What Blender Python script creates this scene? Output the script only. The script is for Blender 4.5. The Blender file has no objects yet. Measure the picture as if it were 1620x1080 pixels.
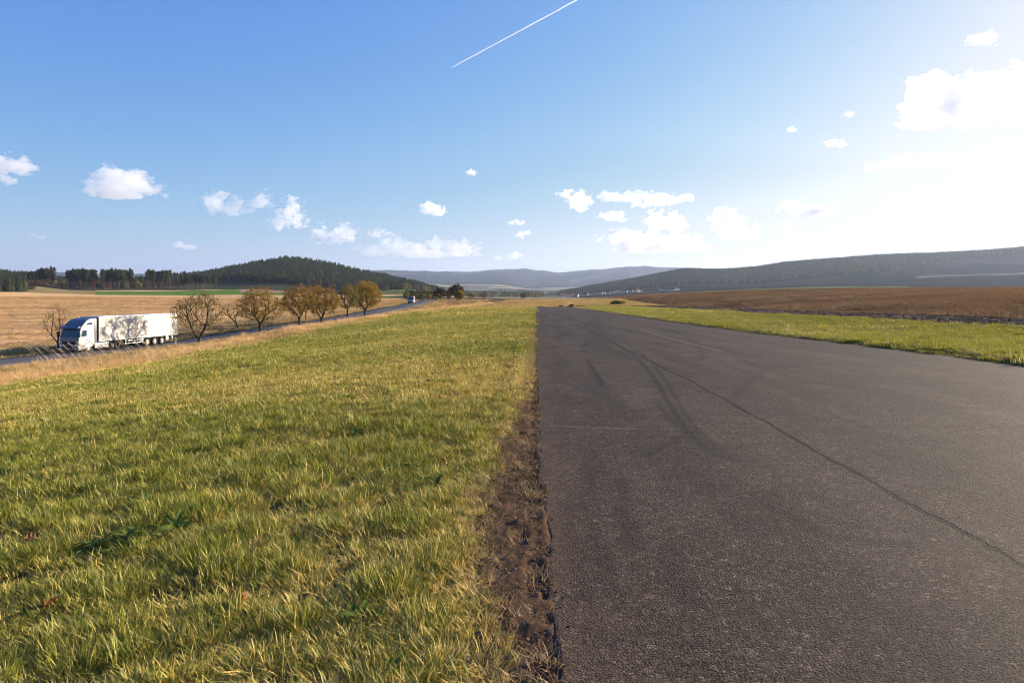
import bpy, bmesh, math, random
import numpy as np
from mathutils import Vector, Matrix

# ---------------------------------------------------------------- camera, sky, sun, exposure
scene = bpy.context.scene
COL = scene.collection
F = 1080.0            # focal length in photo pixels (24 mm on a 36 mm sensor, 1620 px wide)
HX, HY = 843.0, 465.0 # vanishing point of the runway, level horizon
CAMH = 1.7
cam_d = bpy.data.cameras.new('camera')
cam_d.sensor_width = 36.0
cam_d.lens = 36.0 * F / 1620.0
cam_d.shift_x = -(HX - 810.0) / 1620.0
cam_d.shift_y = -(540.0 - HY) / 1620.0
cam_d.clip_start = 0.05
cam_d.clip_end = 80000.0
cam = bpy.data.objects.new('camera', cam_d)
cam.location = (0, 0, CAMH)
cam.rotation_euler = (math.radians(90), 0, 0)
COL.objects.link(cam)
scene.camera = cam

SUN_EL, SUN_AZ = 15.0, 58.0   # azimuth measured from the runway direction (+Y) towards +X
world = bpy.data.worlds.new('World')
scene.world = world
world.use_nodes = True
wn = world.node_tree
wn.nodes.clear()
w_out = wn.nodes.new('ShaderNodeOutputWorld')
w_bg = wn.nodes.new('ShaderNodeBackground')
w_sky = wn.nodes.new('ShaderNodeTexSky')
w_sky.sky_type = 'NISHITA'
w_sky.sun_disc = False
w_sky.sun_elevation = math.radians(SUN_EL)
w_sky.sun_rotation = math.radians(SUN_AZ)
w_sky.altitude = 500
w_sky.air_density = 0.8
w_sky.dust_density = 0.95
w_sky.ozone_density = 2.0
EXPOSURE = 1.64
w_bg.inputs['Strength'].default_value = 0.10
# the photograph's tone curve on the sky: per-channel gain and gamma on the Sky Texture
w_sep = wn.nodes.new('ShaderNodeSeparateColor'); w_com = wn.nodes.new('ShaderNodeCombineColor')
wn.links.new(w_sky.outputs[0], w_sep.inputs[0])
for ch, (gain, gam) in enumerate(((1.55, 1.22), (1.13, 0.82), (0.93, 0.148))):
    p = wn.nodes.new('ShaderNodeMath'); p.operation = 'POWER'; p.inputs[1].default_value = gam
    q = wn.nodes.new('ShaderNodeMath'); q.operation = 'MULTIPLY'; q.inputs[1].default_value = gain * 0.13 ** gam / (0.10 * 2 ** EXPOSURE)
    m = wn.nodes.new('ShaderNodeMath'); m.operation = 'SMOOTH_MIN'     # the film's shoulder: highlights roll off instead of clipping
    m.inputs[1].default_value = (0.74, 0.79, 0.88)[ch] / (0.10 * 2 ** EXPOSURE); m.inputs[2].default_value = 0.45 / (0.10 * 2 ** EXPOSURE)
    wn.links.new(w_sep.outputs[ch], p.inputs[0]); wn.links.new(p.outputs[0], q.inputs[0]); wn.links.new(q.outputs[0], m.inputs[0]); wn.links.new(m.outputs[0], w_com.inputs[ch])
wn.links.new(w_com.outputs[0], w_bg.inputs['Color'])
wn.links.new(w_bg.outputs[0], w_out.inputs['Surface'])

sun_d = bpy.data.lights.new('sun', 'SUN')
sun_d.energy = 5.0
sun_d.angle = math.radians(0.5)
sun_d.color = (1.0, 0.84, 0.64)
sun = bpy.data.objects.new('sun', sun_d)
az, el = math.radians(SUN_AZ), math.radians(SUN_EL)
SUN_DIR = Vector((math.sin(az) * math.cos(el), math.cos(az) * math.cos(el), math.sin(el)))
sun.rotation_euler = (-SUN_DIR).to_track_quat('-Z', 'Y').to_euler()
sun.location = (40, 25, 30)
COL.objects.link(sun)

scene.view_settings.view_transform = 'Standard'
scene.view_settings.look = 'None'
scene.view_settings.gamma = 1.0
scene.view_settings.exposure = EXPOSURE
cy = scene.cycles
cy.use_denoising = True
try:
    cy.denoiser = 'OPENIMAGEDENOISE'
    cy.denoising_input_passes = 'RGB_ALBEDO_NORMAL'
except Exception:
    pass
cy.filter_width = 1.05
cy.max_bounces = 14
cy.diffuse_bounces = 3
cy.glossy_bounces = 2
cy.transmission_bounces = 4
cy.transparent_max_bounces = 8
cy.volume_bounces = 10
cy.sample_clamp_indirect = 6.0
cy.use_adaptive_sampling = True
cy.adaptive_threshold = 0.01

rng = np.random.default_rng(7)
random.seed(7)

# ---------------------------------------------------------------- numeric helpers
def _hash(ix, iy, iz, seed):
    ix, iy, iz = (np.asarray(q) for q in (ix, iy, iz))
    n = (ix.astype(np.int64) * 374761393 + iy.astype(np.int64) * 668265263 + iz.astype(np.int64) * 1442695041 + int(seed) * 144665) & 0xffffffff
    n = ((n ^ (n >> 13)) * 1274126177) & 0xffffffff
    n = n ^ (n >> 16)
    return (n & 0xffffff) / float(0xffffff)

def vnoise(x, y, z=None, seed=0):
    x = np.asarray(x, float); y = np.asarray(y, float)
    z = np.zeros_like(x) if z is None else np.asarray(z, float)
    x0, y0, z0 = np.floor(x), np.floor(y), np.floor(z)
    fx, fy, fz = x - x0, y - y0, z - z0
    fx = fx * fx * fx * (fx * (fx * 6 - 15) + 10); fy = fy * fy * fy * (fy * (fy * 6 - 15) + 10); fz = fz * fz * fz * (fz * (fz * 6 - 15) + 10)
    r = 0
    for dz in ((0, 1) if np.any(fz) else (0,)):
        wz = fz if dz else 1 - fz
        for dx in (0, 1):
            wx = fx if dx else 1 - fx
            for dy in (0, 1):
                wy = fy if dy else 1 - fy
                r = r + wx * wy * wz * _hash(x0 + dx, y0 + dy, z0 + dz, seed)
    return r

def fbm(x, y, z=None, octaves=4, seed=0, gain=0.5):
    s, a, t, f = 0, 1.0, 0, 1.0
    for o in range(octaves):
        s = s + a * vnoise(np.asarray(x) * f + 17.3 * o, np.asarray(y) * f - 9.1 * o, None if z is None else np.asarray(z) * f + 3.7 * o, seed + o)
        t += a; a *= gain; f *= 2.03
    return s / t        # 0..1

def sstep(a, b, x):
    t = np.clip((np.asarray(x, float) - a) / (b - a), 0, 1)
    return t * t * (3 - 2 * t)

def pchip_rows(tk, vals, t):
    """monotone cubic along the first axis of vals (K,N) at t (N,)"""
    tk = np.asarray(tk, float); K = len(tk)
    h = np.diff(tk)[:, None]
    d = np.diff(vals, axis=0) / h
    m = np.zeros_like(vals)
    m[0], m[-1] = d[0], d[-1]
    for k in range(1, K - 1):
        w1 = 2 * h[k] + h[k - 1]; w2 = h[k] + 2 * h[k - 1]
        same = d[k - 1] * d[k] > 0
        with np.errstate(divide='ignore', invalid='ignore'):
            hm = (w1 + w2) / (w1 / d[k - 1] + w2 / d[k])
        m[k] = np.where(same, hm, 0)
    i = np.clip(np.searchsorted(tk, t, side='right') - 1, 0, K - 2)
    n = np.arange(vals.shape[1])
    hh = h[i, 0]; s = np.clip((t - tk[i]) / hh, 0, 1)
    v0, v1, m0, m1 = vals[i, n], vals[i + 1, n], m[i, n], m[i + 1, n]
    s2, s3 = s * s, s * s * s
    return (2 * s3 - 3 * s2 + 1) * v0 + (s3 - 2 * s2 + s) * hh * m0 + (-2 * s3 + 3 * s2) * v1 + (s3 - s2) * hh * m1

def curve(pts):
    xs = np.array([p[0] for p in pts], float); ys = np.array([p[1] for p in pts], float)
    def f(x):
        x = np.atleast_1d(np.asarray(x, float)); sh = x.shape; x = x.ravel()
        return pchip_rows(xs, np.repeat(ys[:, None], x.size, 1), np.clip(x, xs[0], xs[-1])).reshape(sh)
    return f

# ---------------------------------------------------------------- object helpers
def tag(o, label=None, cat=None, group=None, kind=None):
    if label: o['label'] = label
    if cat: o['category'] = cat
    if group: o['group'] = group
    if kind: o['kind'] = kind
    return o

def link(o, parent=None):
    COL.objects.link(o)
    if parent: o.parent = parent
    return o

def empty(name, loc=(0, 0, 0), rz=0.0):
    o = bpy.data.objects.new(name, None)
    o.location = loc; o.rotation_euler = (0, 0, rz); o.empty_display_size = 0.2
    return link(o)

def mesh_np(name, V, Fc, smooth=False):
    """V (n,3), Fc list/array of quads or tris"""
    me = bpy.data.meshes.new(name)
    V = np.asarray(V, np.float32)
    if isinstance(Fc, np.ndarray):
        nf, k = Fc.shape
        me.vertices.add(len(V)); me.vertices.foreach_set('co', V.ravel())
        me.loops.add(nf * k); me.loops.foreach_set('vertex_index', Fc.astype(np.int32).ravel())
        me.polygons.add(nf)
        me.polygons.foreach_set('loop_start', np.arange(0, nf * k, k, dtype=np.int32))
        me.polygons.foreach_set('loop_total', np.full(nf, k, np.int32))
        me.update(calc_edges=True); me.validate()
    else:
        me.from_pydata([tuple(v) for v in V], [], Fc)
        me.update()
    if smooth:
        me.polygons.foreach_set('use_smooth', np.ones(len(me.polygons), bool))
    return me

def set_col(me, name, C):
    C = np.asarray(C, np.float32)
    if C.shape[1] == 3: C = np.concatenate([C, np.ones((len(C), 1), np.float32)], 1)
    a = me.attributes.new(name, 'FLOAT_COLOR', 'POINT'); a.data.foreach_set('color', C.ravel())

def grid_faces(nr, nc):
    i = np.arange(nr - 1)[:, None] * nc + np.arange(nc - 1)[None, :]
    return np.stack([i, i + 1, i + nc + 1, i + nc], -1).reshape(-1, 4)

def obj(name, me, m, parent=None, loc=None):
    o = bpy.data.objects.new(name, me)
    if m is not None:
        for k in (m if isinstance(m, (list, tuple)) else [m]): me.materials.append(k)
    if loc is not None: o.location = loc
    return link(o, parent)

def copy_tree(o, parent=None):
    c = o.copy(); COL.objects.link(c)
    if parent: c.parent = parent
    for ch in list(o.children): copy_tree(ch, c)
    return c

# ---------------------------------------------------------------- node helpers
class NT:
    def __init__(s, name):
        s.m = bpy.data.materials.new(name); s.m.use_nodes = True
        s.t = s.m.node_tree; s.t.nodes.clear()
        s.out = s.t.nodes.new('ShaderNodeOutputMaterial')
    def n(s, typ, **kw):
        nd = s.t.nodes.new(typ)
        ins = kw.pop('ins', {})
        for k, v in kw.items(): setattr(nd, k, v)
        for k, v in ins.items(): s.put(nd.inputs[k], v)
        return nd
    def put(s, sock, v):
        if isinstance(v, bpy.types.NodeSocket): s.t.links.new(v, sock)
        elif isinstance(v, bpy.types.Node): s.t.links.new(v.outputs[0], sock)
        else:
            if hasattr(sock.default_value, '__len__') and not isinstance(v, str):
                v = tuple(v)
                if len(sock.default_value) == 4 and len(v) == 3: v = v + (1.0,)
            sock.default_value = v
    def math(s, op, a, b=None, clamp=False):
        nd = s.t.nodes.new('ShaderNodeMath'); nd.operation = op; nd.use_clamp = clamp
        s.put(nd.inputs[0], a)
        if b is not None: s.put(nd.inputs[1], b)
        return nd.outputs[0]
    def mix(s, f, a, b, mode='MIX'):
        nd = s.t.nodes.new('ShaderNodeMix'); nd.data_type = 'RGBA'; nd.blend_type = mode
        s.put(nd.inputs['Factor'], f); s.put(nd.inputs[6], a); s.put(nd.inputs[7], b)
        return nd.outputs[2]
    def ramp(s, f, stops, interp='LINEAR'):
        nd = s.t.nodes.new('ShaderNodeValToRGB'); cr = nd.color_ramp; cr.interpolation = interp
        while len(cr.elements) < len(stops): cr.elements.new(0.5)
        for e, (p, c) in zip(cr.elements, stops):
            e.position = p; e.color = (c, c, c, 1) if not hasattr(c, '__len__') else tuple(c) + ((1.0,) if len(c) == 3 else ())
        s.put(nd.inputs[0], f); return nd.outputs[0]
    def noise(s, scale, detail=4, rough=0.55, vec=None, dim='3D'):
        nd = s.t.nodes.new('ShaderNodeTexNoise'); nd.noise_dimensions = dim
        nd.inputs['Scale'].default_value = scale; nd.inputs['Detail'].default_value = detail; nd.inputs['Roughness'].default_value = rough
        if vec is not None: s.put(nd.inputs['Vector'], vec)
        return nd.outputs[0]
    def voro(s, scale, vec=None, feature='F1', out='Distance', rand=1.0):
        nd = s.t.nodes.new('ShaderNodeTexVoronoi'); nd.feature = feature
        nd.inputs['Scale'].default_value = scale; nd.inputs['Randomness'].default_value = rand
        if vec is not None: s.put(nd.inputs['Vector'], vec)
        return nd.outputs[out]
    def attr(s, name, typ='GEOMETRY', out='Color'):
        nd = s.t.nodes.new('ShaderNodeAttribute'); nd.attribute_name = name; nd.attribute_type = typ
        return nd.outputs[out]
    def pos(s):
        return s.t.nodes.new('ShaderNodeNewGeometry').outputs['Position']
    def objco(s):
        return s.t.nodes.new('ShaderNodeTexCoord').outputs['Object']
    def sep(s, v):
        nd = s.t.nodes.new('ShaderNodeSeparateXYZ'); s.put(nd.inputs[0], v); return nd.outputs
    def scalev(s, v, sc):
        nd = s.t.nodes.new('ShaderNodeMapping'); s.put(nd.inputs['Vector'], v); nd.inputs['Scale'].default_value = sc; return nd.outputs[0]
    def bump(s, h, strength=0.5, dist=0.01):
        nd = s.t.nodes.new('ShaderNodeBump'); nd.inputs['Strength'].default_value = strength; nd.inputs['Distance'].default_value = dist
        s.put(nd.inputs['Height'], h); return nd.outputs[0]
    def matt(s, color, normal=None):
        d = s.t.nodes.new('ShaderNodeBsdfDiffuse'); s.put(d.inputs['Color'], color); d.inputs['Roughness'].default_value = 0.6
        if normal is not None: s.put(d.inputs['Normal'], normal)
        s.t.links.new(d.outputs[0], s.out.inputs['Surface']); return d
    def pbr(s, color, rough=0.8, normal=None, spec=0.3, metal=0.0, **kw):
        p = s.t.nodes.new('ShaderNodeBsdfPrincipled')
        s.put(p.inputs['Base Color'], color); s.put(p.inputs['Roughness'], rough)
        p.inputs['Specular IOR Level'].default_value = spec; s.put(p.inputs['Metallic'], metal)
        if normal is not None: s.put(p.inputs['Normal'], normal)
        for k, v in kw.items(): s.put(p.inputs[k.replace('_', ' ')], v)
        s.t.links.new(p.outputs[0], s.out.inputs['Surface']); return p

def paint(name, color, rough=0.4, spec=0.5, dirt=0.25, scale=3.0, metal=0.0, dirtcol=(0.16, 0.13, 0.1)):
    t = NT(name)
    n1 = t.noise(scale, 6, 0.65, t.objco())
    f = t.ramp(n1, [(0.45, 0.0), (0.75, dirt)])
    t.pbr(t.mix(f, color, dirtcol), t.math('ADD', t.math('MULTIPLY', n1, 0.25), rough - 0.1), spec=spec, metal=metal)
    return t.m

# ---------------------------------------------------------------- photo-derived placing (rays into the place)
def ux(px): return (px - HX) / F
def zat(py, Y): return CAMH - (py - HY) * Y / F
# ================================================================ TERRAIN
road_x = curve([(-40, -70), (40, -57), (70, -51.9), (77, -50.75), (94, -48.1), (108, -45.6), (118, -42.8), (134, -39), (150, -36.9), (170, -35.8), (190, -36.2), (230, -40.2), (300, -44.5), (420, -50)])
road_z = curve([(-40, -5.2), (40, -5.05), (95, -5.0), (108, -4.5), (118, -3.95), (134, -3.35), (150, -2.65), (170, -2.1), (190, -1.8), (230, -1.65), (300, -0.9), (340, -1.4), (420, -3.5)])
run_z = curve([(-60, 0), (0, 0), (10, 0), (17, -0.05), (36, -0.36), (70, -0.78), (110, -1.17), (149, -1.6), (209, -2.2), (260, -1.75), (320, -1.05), (380, -1.2)])
mead_x = curve([(-60, -24), (0, -24), (120, -24), (160, -22), (200, -19), (250, -14.6), (320, -12)])
mead_z = curve([(-60, -2.1), (0, -2.2), (31, -2.43), (42, -2.6), (58, -2.6), (80, -2.15), (116, -2.07), (200, -2.15), (250, -2.0), (320, -1.3)])
ROAD_W = 3.3
RUN_W, RUN_END = 12.0, 205.0

def z_near(X, Y):
    zr = run_z(Y)
    xm, zm = mead_x(Y), mead_z(Y)
    rx, rz = road_x(Y), road_z(Y)
    # left: meadow falling to its edge, bank down to the road, field beyond
    t = np.clip(-X / -xm, 0, 1)
    zl = zr + (zm - zr) * t ** 1.35
    e = rx + ROAD_W + 1.2
    tb = np.clip((xm - X) / np.maximum(xm - e, 0.5), 0, 1)
    zb = zm + (rz - 0.05 - zm) * (tb * 0.6 + 0.4 * tb * tb * (3 - 2 * tb))
    zf = -5.0 + 9.4 * (np.clip(Y, 20, 720) - 75) / 625
    d = (rx - ROAD_W - 1.0) - X
    zfar = rz - 0.05 - 0.35 * sstep(0, 2.5, d) * (1 - sstep(2.5, 7, d)) + (zf - rz) * sstep(1.5, 30, d)
    z = np.where(X > xm, zl, np.where(X > e, zb, np.where(d < 0, rz - 0.05, zfar)))
    # right: turf strip, then the brown field rising
    zrt = zr + 0.07 * sstep(12.05, 12.5, X) + 0.2 * sstep(13, 30, X) + 5.5 * (1 - np.exp(-np.clip(X - 42, 0, None) / 45.0))
    z = np.where(X > 0.06, np.where(X > RUN_W, zrt, zr - 0.035), z)
    return z

ROWS = {
 420: [(-400, 467), (0, 468), (300, 472), (500, 474), (620, 475), (690, 474.5), (760, 476), (850, 475.5), (930, 475), (1000, 467), (1100, 463.5), (1200, 461.5), (1400, 460), (1620, 457.5), (2000, 452)],
 700: [(-400, 459), (0, 461), (75, 463), (150, 465), (280, 464.5), (380, 462), (450, 463), (560, 467), (640, 466), (700, 472), (760, 474), (850, 475), (930, 474), (1000, 468.5), (1100, 464), (1200, 461.5), (1400, 460), (1620, 457), (2000, 450)],
 1000: [(-400, 440), (0, 446), (60, 449), (110, 456), (150, 457), (210, 457), (280, 456), (340, 456), (420, 455), (520, 463), (600, 466), (650, 463), (700, 469), (760, 471), (850, 472), (930, 471), (1000, 467.5), (1060, 463), (1200, 459), (1300, 457.5), (1400, 457.5), (1620, 455), (2000, 448)],
 1400: [(-400, 425), (0, 436), (40, 440), (100, 447), (200, 449), (270, 446), (290, 445), (340, 442), (400, 434), (450, 428), (520, 434), (600, 449), (650, 456), (700, 466), (760, 469), (850, 470), (930, 469), (1000, 466), (1100, 460), (1200, 456), (1300, 452), (1400, 450), (1620, 447)],
 1700: [(-400, 428), (0, 438), (100, 448), (200, 450), (290, 447), (340, 437), (400, 425), (450, 416), (480, 417), (520, 424), (600, 441), (650, 453), (700, 465), (760, 468), (850, 469), (930, 467), (1000, 464), (1100, 458), (1200, 452), (1300, 447), (1400, 442), (1620, 436)],
 2200: [(-400, 445), (0, 450), (300, 452), (480, 440), (600, 455), (700, 464), (760, 466), (850, 467), (900, 466), (950, 463), (1000, 459), (1100, 450), (1200, 445), (1300, 436), (1400, 430), (1620, 422)],
 3000: [(-400, 450), (300, 452), (480, 450), (600, 456), (700, 463), (850, 466), (890, 465), (940, 456), (1000, 446), (1060, 435), (1080, 431), (1140, 431), (1200, 426), (1240, 420), (1400, 409), (1550, 403), (1620, 396), (2000, 380)],
 3800: [(-400, 452), (600, 456), (700, 462), (850, 464), (890, 464), (1000, 456), (1100, 448), (1300, 435), (1620, 420), (2000, 410)],
 5200: [(-400, 452), (0, 450), (600, 455), (700, 458), (780, 459.5), (850, 460), (900, 460), (1000, 458), (1100, 450), (1620, 430)],
 8000: [(-400, 442), (0, 440), (220, 438), (600, 445), (660, 444), (750, 449), (800, 447), (850, 450), (950, 447), (1060, 444), (1620, 440)],
 12000: [(-400, 434), (0, 431), (205, 434.5), (230, 433.5), (280, 432.5), (400, 433), (560, 432), (600, 427.5), (640, 428.5), (700, 431.5), (760, 431), (800, 428), (830, 424), (850, 427), (880, 431), (930, 428.5), (980, 426), (1020, 422.5), (1060, 424), (1130, 427), (1250, 424), (1400, 420), (1620, 415)],
 17000: [(-400, 450), (1620, 450)],
}
RY = sorted(ROWS)

def z_far(X, Y):
    px = HX + F * X / np.maximum(Y, 1)
    vals = np.stack([zat(np.interp(px, [p[0] for p in ROWS[k]], [p[1] for p in ROWS[k]]), float(k)) for k in RY])
    z = pchip_rows(np.log(RY), vals, np.log(np.clip(Y, RY[0], RY[-1])))
    amp = np.interp(Y, [420, 900, 1700, 3000, 6000, 9000, 12000, 17000], [0.3, 1.5, 4, 5, 18, 75, 40, 20])
    return z + amp * 2 * (fbm(X / (Y * 0.05 + 60), Y / (Y * 0.09 + 80), octaves=4, seed=5) - 0.5)

def terrain_z(X, Y):
    X = np.atleast_1d(np.asarray(X, float)); Y = np.atleast_1d(np.asarray(Y, float))
    zn = z_near(X, np.minimum(Y, 420))
    zn = zn + 0.25 * (fbm(X / 9, Y / 9, octaves=3, seed=2) - 0.5) * sstep(0.5, 4, np.where(X > 6, X - 12, -X)) * sstep(3.5, 7, np.abs(X - road_x(Y)))
    zf = z_far(X, np.maximum(Y, 420))
    w = sstep(310, 430, Y)
    return zn * (1 - w) + zf * w

def tz(x, y): return float(terrain_z(x, y)[0])

def ray_hit(px, py, Y0, Y1, n=600):
    """ground point seen at a photo pixel, searching outward between two distances"""
    Y = np.geomspace(Y0, Y1, n); X = ux(px) * Y
    z = terrain_z(X, Y); zz = zat(py, Y)
    k = np.nonzero(z >= zz)[0]
    i = k[0] if len(k) else int(np.argmin(np.abs((z - zz) / Y)))
    return float(X[i]), float(Y[i]), float(z[i])

# colour of the land: crops, turf, soil, woodland floor (the dark left slope has its shade in the colour)
def land_colour(X, Y):
    px = HX + F * X / np.maximum(Y, 1)
    n = X.size
    C = np.zeros((n, 3))
    def put(mask, c, soft=None):
        w = np.asarray(1.0 * mask, float)[:, None]
        C[:] = C * (1 - w) + np.asarray(c) * w
    wob = (fbm(X / 14, Y / 14, octaves=3, seed=11) - 0.5)
    put(np.ones(n), (0.10, 0.10, 0.04))
    xm, rx = mead_x(Y) + 2.5 * wob, road_x(Y)
    stub = (0.66, 0.42, 0.20)
    put((X < rx) * (Y < 900), stub)
    lane = fbm(X / 40, Y / 7, octaves=3, seed=19)
    put((X < rx) * (Y < 900) * sstep(0.5, 0.72, lane), (0.52, 0.32, 0.155))
    put((X < rx) * (np.abs(X - rx) < 5.5 + 2 * wob), (0.10, 0.105, 0.04))
    put((X < rx) * sstep(9, 11, rx - X) * (1 - sstep(17, 19, rx - X)) * (Y < 140), (0.46, 0.31, 0.12))
    for rd in (19.5, 22.3): put((np.abs(rx - X - rd - 3 * wob) < 0.55) * (Y > 86) * (Y < 175), (0.20, 0.125, 0.07))
    put((X < rx) * (np.abs(rx - X - 70 - 40 * lane) < 1.2) * (Y > 120) * (Y < 330), (0.36, 0.22, 0.11))
    put((X > rx) * (X < xm), (0.28, 0.20, 0.085))
    put((X > rx) * (X < xm) * (sstep(0.5, 0.62, fbm(X / 5, Y / 9, octaves=3, seed=21)) > 0.5), (0.15, 0.13, 0.05))
    put((X >= xm) * (X < 0.5) * (Y < 215), (0.085, 0.09, 0.03))
    put((X > -1.0) * (X < 0.3) * (Y < 14), (0.09, 0.055, 0.032))
    put((X > RUN_W) * (X < 26.5 + 3 * wob) * (Y < 260), (0.10, 0.105, 0.03))
    put((X > 26 + 3 * wob) * (Y < 420), (0.25, 0.17, 0.105))
    put((X > 39 + 5 * wob) * (Y < 480), (0.17, 0.095, 0.045))
    put((X < 40) * (X > xm) * (Y > 207) * (Y < 335) * (X > -26 + .0 * Y), (0.30, 0.24, 0.09))
    put((X > -62) * (X < -17 + 4 * wob) * (Y > 262) * (Y < 345) * (X > rx + 4), (0.14, 0.09, 0.05))
    # beyond 335 m
    far = Y > 335
    put(far * (px > 640) * (px < 1010), (0.16, 0.11, 0.065))
    put(far * (px > 560) * (px < 700) * (Y > 480), (0.14, 0.165, 0.05))
    put(far * (px < 640) * (Y > 560) * (Y < 900), stub)
    put((px > 150) * (px < 470 + 60 * wob) * (Y > 560) * (Y < 860), (0.115, 0.19, 0.035))
    put((px > 380) * (px < 640) * (Y > 690) * (Y < 900), (0.30, 0.21, 0.12))
    put((px < 150) * (Y > 700) * (Y < 1050), (0.26, 0.20, 0.085))
    put((px > 55) * (px < 640) * (Y > 905) * (Y < 2600), (0.055, 0.058, 0.032))  # woodland floor; the shadow on the open slope is also put into this colour
    put((px <= 55) * (Y > 800) * (Y < 2600), (0.05, 0.05, 0.026))
    put((px > 590) * (px < 700) * (Y > 700) * (Y < 1500), (0.16, 0.185, 0.055))
    put((px > 425) * (px < 700) * (Y > 1590) * (Y < 1850), (0.16, 0.11, 0.05))
    # valley floor patchwork
    sx, sy = X / 260 + 0.8 * (fbm(X / 700, Y / 700, octaves=2, seed=8) - 0.5), Y / 330
    cell = _hash(np.floor(sx + 0.3 * np.floor(sy)), np.floor(sy), np.zeros(n), 4)
    pal = np.array([(0.34, 0.27, 0.15), (0.13, 0.17, 0.05), (0.20, 0.14, 0.09), (0.10, 0.11, 0.05), (0.42, 0.33, 0.19), (0.045, 0.055, 0.03), (0.17, 0.20, 0.06)])
    pc = pal[np.clip((cell * len(pal)).astype(int), 0, len(pal) - 1)]
    val = ((Y > 900) & (px > 690) & (px < 1020) & (Y < 7000)) | ((Y >= 2600) & (Y < 7000) & (px < 1020))
    C[:] = np.where(val[:, None], pc, C)
    # right-hand country
    put((px >= 1000) * (Y > 480) * (Y < 760), (0.20, 0.15, 0.07))
    put((px >= 1000) * (px < 1470) * (Y >= 760) * (Y < 1250), (0.16, 0.20, 0.06))
    put((px >= 1000) * (px < 1470) * (Y >= 860) * (Y < 930), (0.27, 0.24, 0.11))
    put((px >= 1440) * (Y > 480) * (Y < 1800), (0.085, 0.065, 0.045))
    hillR = (px > 900) & (Y >= 1250) & (Y < 4300)
    hc = fbm(X / 420, Y / 420, octaves=4, seed=31)
    put(hillR, (0.060, 0.050, 0.034))
    put(hillR * (hc > 0.54), (0.040, 0.040, 0.026))
    put(hillR * (px > 1450) * (Y > 1750) * (Y < 1860), (0.30, 0.22, 0.13))
    # mountains
    mt = Y >= 7000
    mc = fbm(X / 900, Y / 1500, octaves=4, seed=41)
    put(mt, (0.022, 0.027, 0.020))
    put(mt * (mc > 0.60), (0.075, 0.07, 0.045))
    return C

# fan-shaped sheet from behind the camera to the mountains
Yg = np.concatenate([np.linspace(-29.5, 2, 30), np.geomspace(32.3, 17030, 640) - 30.0])
ug = np.concatenate([np.linspace(-2.2, -0.95, 16), np.linspace(-0.94, 0.90, 560), np.linspace(0.91, 2.2, 16)])
GX = ug[None, :] * (Yg[:, None] + 30.0); GY = np.repeat(Yg[:, None], len(ug), 1)
gx, gy = GX.ravel(), GY.ravel()
gz = terrain_z(gx, gy)
gcol = land_colour(gx, gy)
nr, nc = GX.shape
gface = grid_faces(nr, nc)
split = 7000.0
rowY = Yg[:-1]

t = NT('land')
P = t.pos()
c0 = t.attr('land')
nf = t.noise(0.9, 6, 0.6, P); nm = t.noise(0.045, 5, 0.6, P); nl = t.noise(0.004, 5, 0.6, P)
f = t.math('MULTIPLY', t.ramp(nf, [(0.25, 0.6), (0.75, 1.35)]), t.math('MULTIPLY', t.ramp(nm, [(0.3, 0.78), (0.7, 1.2)]), t.ramp(nl, [(0.3, 0.75), (0.7, 1.22)])))
nd = t.n('ShaderNodeVectorMath', operation='SCALE'); t.put(nd.inputs[0], c0); t.put(nd.inputs['Scale'], f)
t.matt(nd.outputs[0], t.bump(t.noise(5.0, 7, 0.65, P), 0.55, 0.12))
M_LAND = t.m

def sub_sheet(name, r0, r1):
    V = np.stack([gx, gy, gz], 1)[r0 * nc:r1 * nc]
    me = mesh_np(name, V, grid_faces(r1 - r0, nc), smooth=True)
    set_col(me, 'land', gcol[r0 * nc:r1 * nc])
    return me
rs = int(np.searchsorted(Yg, split))
tag(obj('ground', sub_sheet('ground', 0, rs + 1), M_LAND), 'rolling farmland with meadow, stubble and brown fields reaching to the mountains', kind='structure')
tag(obj('mountains', sub_sheet('mountains', rs, nr), M_LAND), 'long blue forested mountain ridge on the horizon', kind='structure')

# ---------------------------------------------------------------- country road
ys = np.concatenate([np.arange(10, 200, 1.0), np.arange(200, 345, 2.5)])
offs = np.array([-3.45, -3.3, -3.28, -1.5, 0, 1.5, 3.28, 3.3, 3.45])
dzs = np.array([-0.5, -0.02, 0, 0.03, 0.05, 0.03, 0, -0.02, -0.5])
cx, cz = road_x(ys), road_z(ys)
tx = np.gradient(cx, ys); ln = np.hypot(tx, 1)
RX = cx[:, None] + offs[None, :] / ln[:, None]; RYY = ys[:, None] - offs[None, :] * (tx / ln)[:, None]
RZ = cz[:, None] + 0.03 + dzs[None, :]
me = mesh_np('road', np.stack([RX, RYY, RZ], -1).reshape(-1, 3), grid_faces(len(ys), len(offs)), smooth=False)
set_col(me, 'ro', np.stack([np.tile((offs / 3.3), len(ys))] * 3, 1))
t = NT('road_asphalt')
P = t.pos()
n1 = t.noise(0.35, 5, 0.6, t.scalev(P, (1, 0.15, 1))); n2 = t.noise(14, 4, 0.6, P)
col = t.mix(t.ramp(n1, [(0.35, 0.0), (0.7, 1.0)]), (0.070, 0.062, 0.055), (0.125, 0.112, 0.098))
col = t.mix(t.math('MULTIPLY', n2, 0.5), col, (0.06, 0.056, 0.055))
t.pbr(col, 0.75, t.bump(n2, 0.3, 0.01), spec=0.1)
tag(obj('road', me, t.m), 'narrow grey asphalt country road climbing past the row of trees', kind='structure')

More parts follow.
